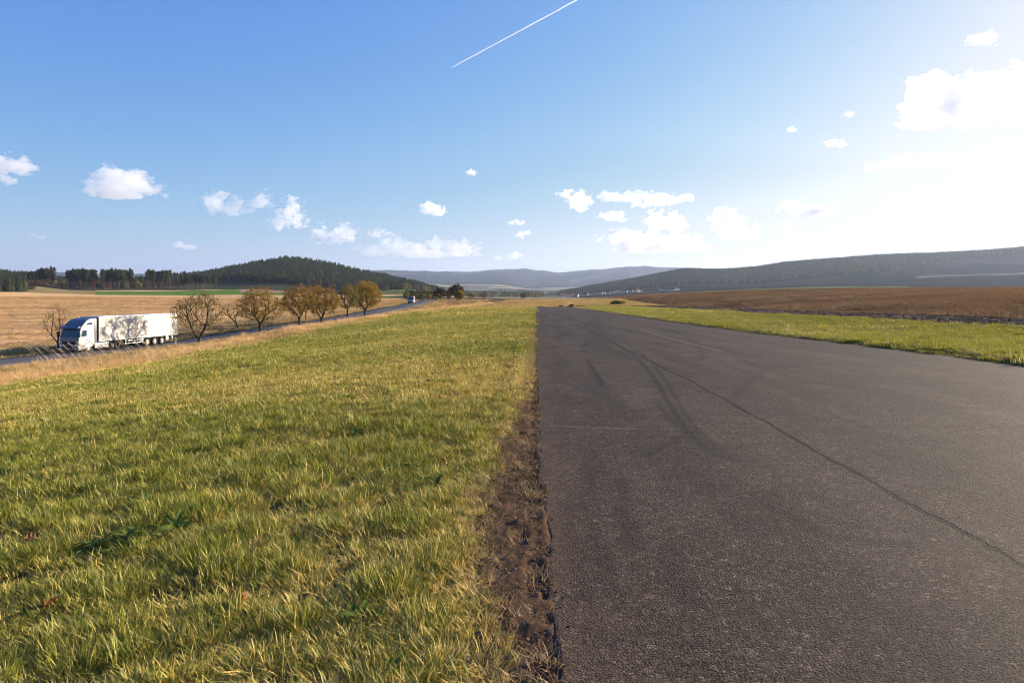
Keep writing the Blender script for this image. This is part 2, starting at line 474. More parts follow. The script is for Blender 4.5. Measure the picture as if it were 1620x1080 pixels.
# ---------------------------------------------------------------- runway
def ground_at(px, py):
    """runway point seen at a photo pixel"""
    Y = CAMH * F / (py - HY)
    for _ in range(6): Y = (CAMH - float(run_z(Y)[0])) * F / (py - HY)
    return ux(px) * Y, Y
ys = np.concatenate([np.arange(-22, 2, 0.5), np.geomspace(1, 240, 900) + 1.0])
ys = ys[ys <= RUN_END]; ys = np.append(ys, RUN_END)
xs = np.concatenate([[0.0], np.linspace(0.004, 11.98, 300), [12.0]])
edge_l = 0.075 - 0.045 * sstep(3, 9, ys) - 0.03 * sstep(9, 30, ys) + 0.11 * (fbm(ys * 1.9, ys * 0, octaves=5, seed=3, gain=0.6) - 0.5) + 0.10 * (fbm(ys * .4, ys * 0 + 3, octaves=2, seed=9) - .5) * sstep(2, 5, ys) * (1 - sstep(25, 40, ys))
edge_r = 12 + 0.25 * (fbm(ys * 0.5, ys * 0 + 7, octaves=4, seed=13) - 0.5)
XX = edge_l[:, None] + (edge_r - edge_l)[:, None] * (xs[None, :] / 12.0)
YY = np.repeat(ys[:, None], len(xs), 1)
ZZ = run_z(ys)[:, None] + 0.012 * (fbm(XX / 1.6, YY / 2.2, octaves=3, seed=14) - 0.5) + 0.0 * XX
ZZ[:, 0] -= 0.02 + 0.04 * sstep(5, 7, ys) * (1 - sstep(13, 18, ys)); ZZ[:, -1] -= 0.06
marks = np.zeros(XX.shape)
def stroke(pix, w, s, soft=0.6):
    pts = np.array([ground_at(*p) for p in pix])
    # densify with Catmull-Rom so that the tyre arcs stay smooth
    q = np.concatenate([[2 * pts[0] - pts[1]], pts, [2 * pts[-1] - pts[-2]]]); dense = []
    for i in range(1, len(q) - 2):
        for u in np.linspace(0, 1, 12, endpoint=False):
            dense.append(0.5 * ((2 * q[i]) + (-q[i - 1] + q[i + 1]) * u + (2 * q[i - 1] - 5 * q[i] + 4 * q[i + 1] - q[i + 2]) * u * u + (-q[i - 1] + 3 * q[i] - 3 * q[i + 1] + q[i + 2]) * u ** 3))
    dense.append(pts[-1]); D = np.array(dense)
    sel = (YY > D[:, 1].min() - 1) & (YY < D[:, 1].max() + 1)
    px_, py_ = XX[sel], YY[sel]; best = np.full(px_.shape, 1e9); par = np.zeros(px_.shape)
    for i in range(len(D) - 1):
        a, b = D[i], D[i + 1]; ab = b - a; L = max(ab @ ab, 1e-9)
        tt = np.clip(((px_ - a[0]) * ab[0] + (py_ - a[1]) * ab[1]) / L, 0, 1)
        dd = np.hypot(px_ - a[0] - tt * ab[0], py_ - a[1] - tt * ab[1])
        par = np.where(dd < best, (i + tt) / (len(D) - 1), par); best = np.minimum(best, dd)
    v = s * (1 - sstep(w * (1 - soft), w * (1 + soft), best)) * sstep(0, 0.12, par) * (1 - sstep(0.85, 1, par))
    marks[sel] = np.maximum(marks[sel], v)
stroke([(990, 503), (950, 506), (930, 513), (932, 522), (960, 535), (1000, 560), (1035, 598), (1052, 628), (1086, 679), (1131, 718), (1188, 735)], 0.055, 0.95)
stroke([(1010, 503), (962, 507), (944, 514), (947, 522), (975, 536), (1016, 561), (1052, 600), (1070, 632), (1104, 681), (1150, 716), (1215, 728)], 0.05, 0.7, 0.8)
stroke([(1030, 620), (1060, 662), (1095, 697), (1150, 724), (1215, 732)], 0.05, 0.6, 0.8)
stroke([(921, 552), (935, 560), (970, 560), (1010, 556), (1060, 548)], 0.07, 0.8)
stroke([(921, 552), (926, 545), (950, 540), (985, 541)], 0.06, 0.7)
stroke([(926, 566), (936, 581), (948, 600), (955, 615)], 0.06, 0.9)
stroke([(984, 745), (988, 800), (1000, 845), (1020, 880)], 0.07, 0.6, 0.9)
stroke([(1008, 726), (1040, 712), (1080, 690), (1110, 685)], 0.05, 0.6, 0.9)
stroke([(1190, 785), (1250, 815), (1300, 845), (1400, 858), (1480, 862)], 0.07, 0.65, 0.9)
stroke([(1195, 770), (1260, 798), (1320, 825), (1420, 838), (1500, 840)], 0.06, 0.4, 0.9)
stroke([(1055, 860), (1075, 915), (1105, 975)], 0.07, 0.5, 0.9)
stroke([(940, 700), (930, 790), (950, 880), (985, 980)], 0.06, 0.4, 0.9)
stroke([(900, 760), (905, 850), (930, 960), (960, 1060)], 0.05, 0.35, 0.9)
stroke([(1150, 560), (1230, 590), (1330, 610), (1480, 620)], 0.1, 0.5, 0.9)
stroke([(1130, 548), (1220, 572), (1340, 592), (1500, 600)], 0.09, 0.4, 0.9)
stroke([(1100, 530), (1180, 545), (1300, 556), (1480, 575)], 0.11, 0.5, 0.9)
stroke([(870, 520), (900, 516), (960, 506)], 0.12, 0.55, 0.9)
stroke([(880, 540), (900, 526), (940, 514), (1010, 508)], 0.10, 0.4, 0.9)
stroke([(1240, 570), (1190, 600), (1150, 640)], 0.08, 0.45, 0.9)
stroke([(1060, 520), (1090, 535), (1110, 555), (1105, 575)], 0.10, 0.5, 0.9)
stroke([(1250, 620), (1330, 660), (1450, 700), (1600, 725)], 0.08, 0.35, 0.9)
stroke([(1330, 740), (1420, 765), (1540, 775)], 0.07, 0.4, 0.9)
pale = np.zeros(XX.shape)
old = marks; marks = pale
stroke([(1010, 520), (1080, 540), (1160, 560)], 0.10, 0.6, 0.9)
stroke([(860, 672), (930, 676), (1020, 678)], 0.04, 0.5, 0.9)
marks = old
edge_s = np.clip(1 - (XX - edge_l[:, None]) / 0.75, 0, 1) ** 1.5 * (1 - sstep(18, 60, YY))
me = mesh_np('runway', np.stack([XX, YY, ZZ], -1).reshape(-1, 3), grid_faces(*XX.shape), smooth=True)
set_col(me, 'wear', np.stack([marks.ravel(), pale.ravel(), edge_s.ravel()], 1))
t = NT('runway_asphalt')
P = t.pos(); W = t.sep(t.attr('wear')); xyz = t.sep(P)
agg = t.voro(85, P); aggc = t.voro(85, P, out='Color'); aggb = t.voro(24, P, out='Color'); grit = t.noise(260, 3, 0.7, P)
big = t.noise(0.5, 5, 0.62, P); lng = t.noise(0.55, 4, 0.6, t.scalev(P, (1.6, 0.12, 1)))
base = t.mix(t.ramp(big, [(0.35, 0), (0.68, 1)]), (0.035, 0.026, 0.019), (0.062, 0.046, 0.034))
base = t.mix(t.ramp(t.noise(2.3, 6, 0.7, P), [(0.45, 0.0), (0.72, 0.55)]), base, (0.085, 0.062, 0.046))
base = t.mix(t.ramp(lng, [(0.42, 0.0), (0.62, 0.75)]), base, (0.026, 0.019, 0.016))
stone = t.ramp(t.sep(aggc)[0], [(0.0, 0.35), (0.55, 0.85), (0.86, 1.5), (0.95, 1.9), (1.0, 3.4)])
stone = t.math('MULTIPLY', stone, t.ramp(t.sep(aggb)[1], [(0.0, 0.72), (0.8, 1.1), (0.97, 1.3), (1.0, 2.0)]))
nd = t.n('ShaderNodeVectorMath', operation='SCALE'); t.put(nd.inputs[0], base); t.put(nd.inputs['Scale'], stone)
c = nd.outputs[0]
blot = t.noise(3.2, 5, 0.7, P)
c = t.mix(t.math('MULTIPLY', t.math('MULTIPLY', W[2], t.ramp(blot, [(0.35, 0.0), (0.65, 1.0)])), 0.75), c, (0.10, 0.062, 0.038))
c = t.mix(t.math('MULTIPLY', W[0], 0.8), c, (0.009, 0.008, 0.0075))
c = t.mix(t.math('MULTIPLY', W[1], 0.5), c, (0.17, 0.15, 0.13))
# paving joint that has opened into a crack, and the cross cracks
wob = t.math('ADD', t.math('MULTIPLY', t.math('SUBTRACT', t.noise(0.55, 2, 0.5, P), 0.5), 0.22), t.math('MULTIPLY', t.math('SUBTRACT', t.noise(6, 5, 0.8, P), 0.5), 0.17))
wid = t.math('ADD', 0.003, t.math('MULTIPLY', t.ramp(t.noise(0.9, 4, 0.6, P), [(0.3, 0.0), (0.75, 1.0)]), 0.016))
d1 = t.math('ABSOLUTE', t.math('SUBTRACT', t.math('ADD', xyz[0], wob), 3.07))
k1 = t.math('SUBTRACT', 1.0, t.math('DIVIDE', d1, t.math('MULTIPLY', wid, 3.2), True), True)
halo = t.math('MULTIPLY', t.math('SUBTRACT', 1.0, t.math('DIVIDE', d1, 0.09, True), True), t.ramp(t.noise(2.2, 4, 0.7, P), [(0.4, 0.0), (0.7, 0.6)]))
wob2 = t.math('MULTIPLY', t.math('SUBTRACT', t.noise(2.5, 5, 0.7, P), 0.5), 0.30)
cracks = None
for yy, x0, x1 in ((8.35, 1.4, 3.2), (8.75, 3.2, 7.5), (24.0, 0.2, 12.0), (46.0, 0.2, 12.0)):
    d2 = t.math('ABSOLUTE', t.math('SUBTRACT', t.math('ADD', xyz[1], wob2), yy))
    k = t.math('SUBTRACT', 1.0, t.math('DIVIDE', d2, 0.008 + 0.0006 * yy, True), True)
    k = t.math('MULTIPLY', k, t.math('MULTIPLY', t.math('GREATER_THAN', xyz[0], x0), t.math('LESS_THAN', xyz[0], x1)))
    k = t.math('MULTIPLY', k, t.ramp(t.noise(1.3, 3, 0.6, P), [(0.38, 0.1), (0.6, 0.8)]))
    cracks = k if cracks is None else t.math('MAXIMUM', cracks, k)
kk = t.math('MAXIMUM', t.ramp(k1, [(0.0, 0), (0.35, 1)]), cracks)
c = t.mix(halo, c, (0.016, 0.013, 0.012))
c = t.mix(kk, c, (0.006, 0.005, 0.005))
h = t.math('SUBTRACT', t.math('ADD', t.math('MULTIPLY', agg, -0.6), t.math('MULTIPLY', grit, 0.35)), t.math('MULTIPLY', kk, 1.6))
h2 = t.math('ADD', h, t.math('MULTIPLY', t.noise(28, 4, 0.6, P), 0.7))
t.pbr(c, t.math('SUBTRACT', 0.92, t.math('MULTIPLY', grit, 0.2)), t.bump(h2, 0.9, 0.012), spec=0.09)
tag(obj('runway', me, t.m), 'long dark asphalt airstrip with an opened paving joint and tyre marks', kind='structure')
# ================================================================ GROUND COVER (uncountable: one object per kind, instanced tufts)
def scatter(name, label, pts, rot, scl, idx, tint, protos):
    """one stuff object: points carrying rotation / scale / tint, tufts put on them by geometry nodes"""
    pc = bpy.data.collections.new(name + '_kinds')          # not linked to the scene
    for k, pm in enumerate(protos):
        po = bpy.data.objects.new('%s_kind_%02d' % (name, k), pm); pc.objects.link(po)
    me = bpy.data.meshes.new(name)
    n = len(pts)
    me.vertices.add(n); me.vertices.foreach_set('co', np.asarray(pts, np.float32).ravel())
    for nm, ty, arr, fld in (('rot', 'FLOAT_VECTOR', rot, 'vector'), ('scl', 'FLOAT_VECTOR', scl, 'vector'), ('idx', 'INT', idx, 'value'), ('tint', 'FLOAT', tint, 'value')):
        a = me.attributes.new(nm, ty, 'POINT')
        a.data.foreach_set(fld, np.asarray(arr, np.int32 if ty == 'INT' else np.float32).ravel())
    ng = bpy.data.node_groups.new(name + '_scatter', 'GeometryNodeTree')
    ng.interface.new_socket('Geometry', in_out='INPUT', socket_type='NodeSocketGeometry')
    ng.interface.new_socket('Geometry', in_out='OUTPUT', socket_type='NodeSocketGeometry')
    N = ng.nodes; L = ng.links
    gi = N.new('NodeGroupInput'); go = N.new('NodeGroupOutput')
    ci = N.new('GeometryNodeCollectionInfo'); ci.inputs['Collection'].default_value = pc
    ci.inputs['Separate Children'].default_value = True; ci.inputs['Reset Children'].default_value = True
    ip = N.new('GeometryNodeInstanceOnPoints'); ip.inputs['Pick Instance'].default_value = True
    def at(nm, ty):
        q = N.new('GeometryNodeInputNamedAttribute'); q.data_type = ty; q.inputs['Name'].default_value = nm
        return q.outputs[0]
    L.new(gi.outputs[0], ip.inputs['Points']); L.new(ci.outputs[0], ip.inputs['Instance'])
    L.new(at('idx', 'INT'), ip.inputs['Instance Index'])
    er = N.new('FunctionNodeEulerToRotation'); L.new(at('rot', 'FLOAT_VECTOR'), er.inputs[0]); L.new(er.outputs[0], ip.inputs['Rotation'])
    L.new(at('scl', 'FLOAT_VECTOR'), ip.inputs['Scale'])
    L.new(ip.outputs[0], go.inputs[0])
    o = bpy.data.objects.new(name, me); link(o)
    md = o.modifiers.new('scatter', 'NODES'); md.node_group = ng
    return tag(o, label, kind='stuff')

def blade_material(name, green, green2, straw, trans=0.35):
    t = NT(name)
    b = t.sep(t.attr('blade')); ti = t.attr('tint', 'INSTANCER', 'Fac')
    g = t.mix(t.ramp(b[1], [(0.0, 0.0), (0.55, 0.35), (1.0, 1.0)]), green, green2)
    f = t.math('ADD', t.math('MULTIPLY', t.math('SUBTRACT', ti, 0.5), 1.5), b[0])
    f = t.ramp(f, [(0.42, 0.0), (0.62, 1.0)])
    c = t.mix(f, g, straw)
    c = t.mix(t.math('MULTIPLY', t.math('SUBTRACT', 1.0, b[2]), 0.35), c, (0.10, 0.075, 0.035))   # browner and darker towards the foot
    d = t.n('ShaderNodeBsdfDiffuse', ins={'Color': c}); tr = t.n('ShaderNodeBsdfTranslucent', ins={'Color': c})
    mx = t.n('ShaderNodeMixShader', ins={0: trans, 1: d, 2: tr})
    gl = t.n('ShaderNodeBsdfGlossy', ins={'Color': (0.9, 0.9, 0.9), 'Roughness': 0.5})
    m2 = t.n('ShaderNodeMixShader', ins={0: 0.025, 1: mx, 2: gl})
    t.t.links.new(m2.outputs[0], t.out.inputs['Surface'])
    return t.m

def tuft(name, mat, r, n=26, rad=0.05, hmin=0.05, hmax=0.12, wid=0.0032, bend=0.6, segs=3, lean=(0, 0), flat=0.0, strawbias=0.0):
    V, Fq, A = [], [], []
    for _ in range(n):
        a = r.uniform(0, 2 * math.pi); q = rad * math.sqrt(r.uniform(0, 1))
        bx, by = q * math.cos(a), q * math.sin(a)
        h = r.uniform(hmin, hmax); da = a + r.normal(0, 0.9)
        out = bend * r.uniform(0.25, 1.0) * h
        dx, dy = math.cos(da), math.sin(da); px, py = -dy, dx
        tw = r.uniform(-0.6, 0.6); px, py = px * math.cos(tw) - py * math.sin(tw), px * math.sin(tw) + py * math.cos(tw)
        w = wid * r.uniform(0.7, 1.3); c0, c1 = np.clip(r.uniform(0, 1) + strawbias, 0, 1), r.uniform(0, 1)
        base = len(V)
        for s in range(segs + 1):
            u = s / segs
            o = out * u ** 1.8; z = h * (u - flat * u * u * 0.5) - 0.012 * (1 - u)
            cx = bx + dx * o + lean[0] * h * u ** 1.5; cy = by + dy * o + lean[1] * h * u ** 1.5
            ww = w * (1 - u ** 2 * 0.92) * 0.5
            V += [(cx - px * ww, cy - py * ww, z), (cx + px * ww, cy + py * ww, z)]
            A += [(c0, c1, u)] * 2
            if s: Fq.append((base + 2 * s - 2, base + 2 * s - 1, base + 2 * s + 1, base + 2 * s))
    me = mesh_np(name, V, np.array(Fq)); set_col(me, 'blade', A); me.materials.append(mat)
    return me

def spread(xlo, xhi, ylo, yhi, dens, cond=None, r=rng, fall=None):
    """random points over a strip of ground; denser near the viewer when fall is given"""
    n = int((xhi - xlo) * (yhi - ylo) * dens)
    X = r.uniform(xlo, xhi, n); Y = r.uniform(ylo, yhi, n)
    k = np.abs(X) < 0.95 * Y + 6.0
    if cond is not None: k &= cond(X, Y)
    return X[k], Y[k]

def inst(X, Y, smin, smax, nk, r=rng, z=None, hs=None, wide=1.0, tilt=0.12, sink=0.0):
    n = len(X)
    Z = terrain_z(X, Y) - sink if z is None else z
    s = r.uniform(smin, smax, n)
    hs = np.ones(n) if hs is None else hs
    rot = np.stack([r.normal(0, tilt, n), r.normal(0, tilt, n), r.uniform(0, 6.283, n)], 1)
    return np.stack([X, Y, Z], 1), rot, np.stack([s * wide, s * wide, s * hs], 1), r.integers(0, nk, n)

M_GRASS = blade_material('meadow_grass', (0.090, 0.125, 0.009), (0.41, 0.395, 0.036), (0.72, 0.52, 0.145), 0.22)
M_GRASS2 = blade_material('verge_grass', (0.17, 0.18, 0.016), (0.32, 0.30, 0.035), (0.56, 0.45, 0.15), 0.42)
M_DRY = blade_material('dry_grass', (0.21, 0.165, 0.05), (0.40, 0.27, 0.09), (0.74, 0.475, 0.20), 0.4)
M_STALK = blade_material('dead_stalks', (0.10, 0.055, 0.025), (0.17, 0.10, 0.045), (0.26, 0.155, 0.07), 0.3)
r1 = np.random.default_rng(21)
LEAN = (-0.22, -0.12)
g_near = [tuft('tuft', M_GRASS, r1, n=26, rad=0.075, hmin=0.02, hmax=0.078, wid=0.0052, bend=1.3, segs=4, flat=0.5, lean=LEAN, strawbias=[0, 0, .1, -.15, .25][k % 5]) for k in range(7)]
g_mid = [tuft('tuft', M_GRASS, r1, n=38, rad=0.14, hmin=0.02, hmax=0.075, wid=0.0095, bend=1.3, segs=3, flat=0.5, lean=LEAN, strawbias=[0, .1, -.15, .2][k % 4]) for k in range(6)]
g_far = [tuft('tuft', M_GRASS, r1, n=54, rad=0.36, hmin=0.035, hmax=0.10, wid=0.020, bend=1.2, segs=2, lean=LEAN, strawbias=[0, .1, -.1][k % 3]) for k in range(5)]
g_vfar = [tuft('tuft', M_GRASS, r1, n=60, rad=0.8, hmin=0.04, hmax=0.11, wid=0.045, bend=1.2, segs=2, lean=LEAN, strawbias=[0, .1, -.1][k % 3]) for k in range(4)]

def soil_edge(Y):
    """where the turf begins left of the runway (m)"""
    Y = np.asarray(Y, float)
    b = np.interp(Y, [2, 3, 3.6, 4.6, 5.6, 6.6, 7.6, 9, 11, 13, 16, 22, 40], [-.16, -.17, -.24, -.35, -.42, -.36, -.28, -.24, -.13, -.10, -.08, -.05, -.03])
    return b + 0.16 * (fbm(Y * 1.7, Y * 0 + 5, octaves=4, seed=51) - 0.5) * np.clip(-b / 0.3, 0.1, 1)
def path_line(X, Y):   # worn line in the turf a little left of the edge
    c = np.interp(Y, [3, 8, 13, 20, 40], [-.9, -.75, -.52, -.5, -.45]) + 0.2 * (fbm(Y * .8, Y * 0 + 2, octaves=3, seed=52) - .5)
    return np.exp(-((X - c) / 0.16) ** 2) * sstep(8, 11, Y) * (1 - sstep(22, 40, Y))

def grass_fields(X, Y):
    patch = fbm(X / 0.42, Y / 0.36, octaves=4, seed=61, gain=0.7)           # lush clumps and bare hollows
    broad = fbm(X / 6, Y / 8, octaves=3, seed=62)
    tall = 0.70 + 0.75 * sstep(0.38, 0.72, patch)
    hole = sstep(0.40, 0.32, patch)
    tint = np.clip(0.5 + 0.9 * (0.47 - patch) + 0.5 * (broad - 0.5), 0.05, 0.9)
    return tall, hole, tint

def meadow_layer(acc, xlo, xhi, ylo, yhi, dens, smin, smax, off, nk, wide=1.0, cond=None):
    X, Y = spread(xlo, xhi, ylo, yhi, dens, cond)
    tall, hole, tint = grass_fields(X, Y)
    se = soil_edge(Y); dxe = se - X
    pl = path_line(X, Y)
    keep = (X > mead_x(Y) - 1.0 + 1.5 * (fbm(X / 4, Y / 4, seed=71) - 0.5)) & (X < se + r1.normal(0, 0.03, len(X))) & (r1.uniform(0, 1, len(X)) > hole * 0.85) & (r1.uniform(0, 1, len(X)) > 0.75 * pl)
    edge = sstep(0.0, 0.45, dxe)
    tint = np.clip(tint - 0.11 + r1.normal(0, 0.10, len(X)) + 0.22 * (1 - edge) + 0.35 * sstep(2, -1, X - mead_x(Y) - 1.5) + 0.2 * sstep(70, 190, Y), 0, 1)
    hs = tall * np.exp(r1.normal(0, 0.30, len(X))) * (0.62 + 0.38 * edge) * (1 - 0.45 * pl)
    X, Y, tint, hs = X[keep], Y[keep], tint[keep], hs[keep]
    p, ro, sc, ix = inst(X, Y, smin, smax, nk, hs=hs, wide=wide)
    acc.append((p, ro, sc, ix + off, tint))

acc = []
o1, o2, o3 = len(g_near), len(g_near) + len(g_mid), len(g_near) + len(g_mid) + len(g_far)
meadow_layer(acc, -11, 0.1, 0.3, 6.0, 900, 0.8, 1.35, 0, len(g_near))
meadow_layer(acc, -16, 0.1, 6.0, 11.0, 480, 0.85, 1.4, 0, len(g_near), wide=1.15)
meadow_layer(acc, -21, 0.1, 11.0, 22.0, 220, 0.85, 1.35, o1, len(g_mid))
meadow_layer(acc, -27, 0.1, 22.0, 45.0, 75, 0.9, 1.5, o1, len(g_mid), wide=1.5)
meadow_layer(acc, -30, 0.1, 45.0, 100.0, 16, 0.9, 1.5, o2, len(g_far), wide=1.0)
meadow_layer(acc, -30, 0.1, 100.0, 208.0, 5, 0.9, 1.6, o3, len(g_vfar), wide=1.0)
A = [np.concatenate(z) for z in zip(*acc)]
scatter('meadow_grass', 'short autumn meadow grass, green mixed with straw, left of the airstrip', A[0], A[1], A[2], A[3], A[4], g_near + g_mid + g_far + g_vfar)

# turf strip on the right of the runway
v_mid = [tuft('tuft', M_GRASS2, r1, n=44, rad=0.16, hmin=0.05, hmax=0.13, wid=0.011, bend=0.9, segs=3, flat=0.4, lean=LEAN, strawbias=[0, .1, -.1][k % 3]) for k in range(5)]
v_far = [tuft('tuft', M_GRASS2, r1, n=46, rad=0.40, hmin=0.05, hmax=0.14, wid=0.03, bend=1.0, segs=2, lean=LEAN, strawbias=[0, .1, -.1][k % 3]) for k in range(4)]
acc = []
for (ylo, yhi, dens, off, nk, wide) in ((13, 34, 75, 0, 5, 1.15), (34, 80, 28, 0, 5, 1.9), (80, 262, 5.5, 5, 4, 1.5)):
    X, Y = spread(12.05, 32, ylo, yhi, dens)
    tall, hole, tint = grass_fields(X, Y)
    lim = 26.5 + 3 * (fbm(X / 14, Y / 14, octaves=3, seed=11) - 0.5)
    er = 12 + 0.25 * (fbm(Y * 0.5, Y * 0 + 7, octaves=4, seed=13) - 0.5)
    keep = (X < lim) & (X > er - 0.03) & (r1.uniform(0, 1, len(X)) > hole * 0.9) & ((Y < 207) | (X > 14))
    X, Y, tall, tint = X[keep], Y[keep], tall[keep], tint[keep]
    p, ro, sc, ix = inst(X, Y, 0.9, 1.5, nk, hs=0.5 * tall * tall * np.exp(r1.normal(0, 0.3, len(X))), wide=wide)
    acc.append((p, ro, sc, ix + off, np.clip(tint - 0.08, 0, 1)))
A = [np.concatenate(z) for z in zip(*acc)]
scatter('verge_grass', 'bright backlit turf strip along the right side of the airstrip', A[0], A[1], A[2], A[3], A[4], v_mid + v_far)

# tall straw along the meadow edge and the bank above the road
d_mid = [tuft('tuft', M_DRY, r1, n=40, rad=0.22, hmin=0.20, hmax=0.62, wid=0.011, bend=0.5, segs=4, lean=(-0.28, -0.1), strawbias=[.1, .3, -.1, .2][k % 4]) for k in range(5)]
d_low = [tuft('tuft', M_DRY, r1, n=44, rad=0.42, hmin=0.08, hmax=0.28, wid=0.02, bend=0.9, segs=3, lean=(-0.2, -0.1), strawbias=[-.3, 0, .1, -.5][k % 4]) for k in range(5)]
acc = []
for (ylo, yhi, dens, wide) in ((24, 60, 11, 1.0), (60, 130, 6, 1.4), (130, 345, 1.6, 2.4)):
    X, Y = spread(-62, -8, ylo, yhi, dens)
    xm = mead_x(Y); dE = xm - X                      # distance below the meadow edge
    rd = X - (road_x(Y) + ROAD_W)
    pn = fbm(X / 3, Y / 5, octaves=3, seed=81)
    band = np.exp(-((dE - 2.2) / 3.0) ** 2)
    keep = (dE > -1.5) & (rd > 1.0) & (r1.uniform(0, 1, len(X)) < 0.25 + 0.9 * band) & (Y < np.where(X > -20, 262, 400))
    X, Y, band, pn, rd = X[keep], Y[keep], band[keep], pn[keep], rd[keep]
    hi = r1.uniform(0, 1, len(X)) < 0.20 + 0.75 * band
    hs = np.exp(r1.normal(0, 0.3, len(X))) * np.where(hi, 0.32 + 0.75 * pn, 0.4 + 0.8 * pn) * np.interp(Y, [25, 35, 75], [0.5, 0.5, 1.0]) * np.clip(rd / 3, 0.35, 1)
    p, ro, sc, ix = inst(X, Y, 0.8, 1.3, 5, hs=hs, wide=wide)
    tint = np.clip(0.58 + 1.4 * (pn - 0.5) + np.where(hi, 0.13, -0.16) + r1.normal(0, 0.10, len(X)), 0, 1)
    acc.append((p, ro, sc, ix + np.where(hi, 0, 5), tint))
A = [np.concatenate(z) for z in zip(*acc)]
scatter('dry_grass', 'tall straw coloured dry grass along the meadow edge above the road', A[0], A[1], A[2], A[3], A[4], d_mid + d_low)

# far verge of the road, stubble rows, and the dry strip past the runway end
acc = []
X, Y = spread(-75, -30, 30, 330, 2.6)
q = road_x(Y) - ROAD_W - X
keep = (q > 0.4) & (q < 6 + 2 * fbm(X / 6, Y / 6, seed=83))
X, Y = X[keep], Y[keep]
p, ro, sc, ix = inst(X, Y, 0.8, 1.3, 5, hs=r1.uniform(0.6, 1.7, len(X)), wide=1.3)
acc.append((p, ro, sc, ix, np.clip(0.25 + 0.5 * fbm(X / 5, Y / 8, seed=84), 0, 1)))
X, Y = spread(-300, -48, 60, 420, 0.22, lambda X, Y: (road_x(Y) - X > 9))
p, ro, sc, ix = inst(X, Y, 0.8, 1.6, 5, hs=r1.uniform(0.4, 1.0, len(X)), wide=2.6)
acc.append((p, ro, sc, ix, np.clip(0.75 + 0.5 * (fbm(X / 40, Y / 7, octaves=3, seed=19) * -1 + 0.5), 0, 1)))
X, Y = spread(-12, 40, 206.5, 335, 2.2)
p, ro, sc, ix = inst(X, Y, 0.9, 1.6, 5, hs=r1.uniform(0.5, 1.2, len(X)), wide=1.9)
acc.append((p, ro, sc, ix, np.clip(0.5 + 0.5 * (fbm(X / 8, Y / 12, seed=85) - .3), 0, 1)))
A = [np.concatenate(z) for z in zip(*acc)]
scatter('stubble', 'cut stubble and low rough grass beyond the country road', A[0], A[1], A[2], A[3], A[4], d_low)

# brown dead crop on the rising field to the right
b_mid = [tuft('tuft', M_STALK, r1, n=30, rad=0.45, hmin=0.18, hmax=0.55, wid=0.03, bend=0.4, segs=2, strawbias=[-.2, 0, .2][k % 3]) for k in range(5)]
acc = []
for (ylo, yhi, dens, wide) in ((48, 130, 3.2, 1.0), (130, 420, 0.85, 2.0)):
    X, Y = spread(40, 300, ylo, yhi, dens)
    keep = X > 39 + 5 * (fbm(X / 14, Y / 14, octaves=3, seed=11) - 0.5)
    X, Y = X[keep], Y[keep]
    pn = fbm(X / 9, Y / 14, octaves=4, seed=87)
    p, ro, sc, ix = inst(X, Y, 0.8, 1.4, 5, hs=0.18 + 0.55 * pn, wide=wide)
    acc.append((p, ro, sc, ix, np.clip(0.1 + 0.8 * pn, 0, 1)))
A = [np.concatenate(z) for z in zip(*acc)]
scatter('dead_crop', 'reddish brown dead crop covering the rising field on the right', A[0], A[1], A[2], A[3], A[4], b_mid)

# ---------------------------------------------------------------- bare soil along the runway edge
ys = np.geomspace(1.6, 42, 520); xs = np.linspace(0, 1, 60)
se = soil_edge(ys) - 0.16
XX = se[:, None] + (0.16 - se)[:, None] * xs[None, :]; YY = np.repeat(ys[:, None], 60, 1)
rel = xs[None, :]
ZZ = run_z(YY) + 0.014 + 0.050 * (fbm(XX / 0.10, YY / 0.12, octaves=5, seed=91) - 0.55) + 0.02 * (fbm(XX / 0.4, YY / 0.5, octaves=2, seed=92) - 0.5) - (0.008 + 0.03 * sstep(5.5, 7, YY)) * np.exp(-((XX - 0.03) / 0.06) ** 2)
ZZ += -0.05 * (1 - sstep(0, 0.25, rel)) - 0.05 * sstep(0.88, 1.0, rel)
me = mesh_np('soil_strip', np.stack([XX, YY, ZZ], -1).reshape(-1, 3), grid_faces(520, 60), smooth=True)
t = NT('soil'); P = t.pos()
n1, n2, n3 = t.noise(9, 6, 0.65, P), t.noise(60, 5, 0.7, P), t.noise(2.0, 3, 0.5, P)
c = t.mix(t.ramp(n1, [(0.32, 0), (0.68, 1)]), (0.075, 0.045, 0.026), (0.17, 0.105, 0.06))
c = t.mix(t.math('MULTIPLY', t.ramp(n2, [(0.55, 0), (0.75, 1)]), 0.6), c, (0.24, 0.165, 0.095))
t.matt(c, t.bump(t.math('ADD', n2, t.math('MULTIPLY', n1, 0.8)), 0.9, 0.02))
M_SOIL = t.m
tag(obj('soil_strip', me, M_SOIL), 'strip of bare brown crumbly soil beside the asphalt edge', kind='structure')

def lump(name, mat, r, n=3):
    bm = bmesh.new(); bmesh.ops.create_icosphere(bm, subdivisions=2, radius=1.0)
    o = r.uniform(0, 50, 3)
    for v in bm.verts:
        c = v.co; k = 0.62 + 0.7 * float(fbm(c.x * 1.4 + o[0], c.y * 1.4 + o[1], np.array(c.z * 1.4 + o[2]), octaves=3, seed=5))
        v.co = Vector((c.x * k * 1.2, c.y * k, c.z * k * 0.7))
    me = bpy.data.meshes.new(name); bm.to_mesh(me); bm.free(); me.materials.append(mat)
    return me
t = NT('clods'); P = t.pos(); ti = t.attr('tint', 'INSTANCER', 'Fac')
c = t.mix(ti, (0.075, 0.044, 0.025), (0.34, 0.235, 0.145))
t.matt(c, t.bump(t.noise(40, 5, 0.7, P), 0.8, 0.02)); M_CLOD = t.m
clods = [lump('clod', M_CLOD, r1) for k in range(5)]
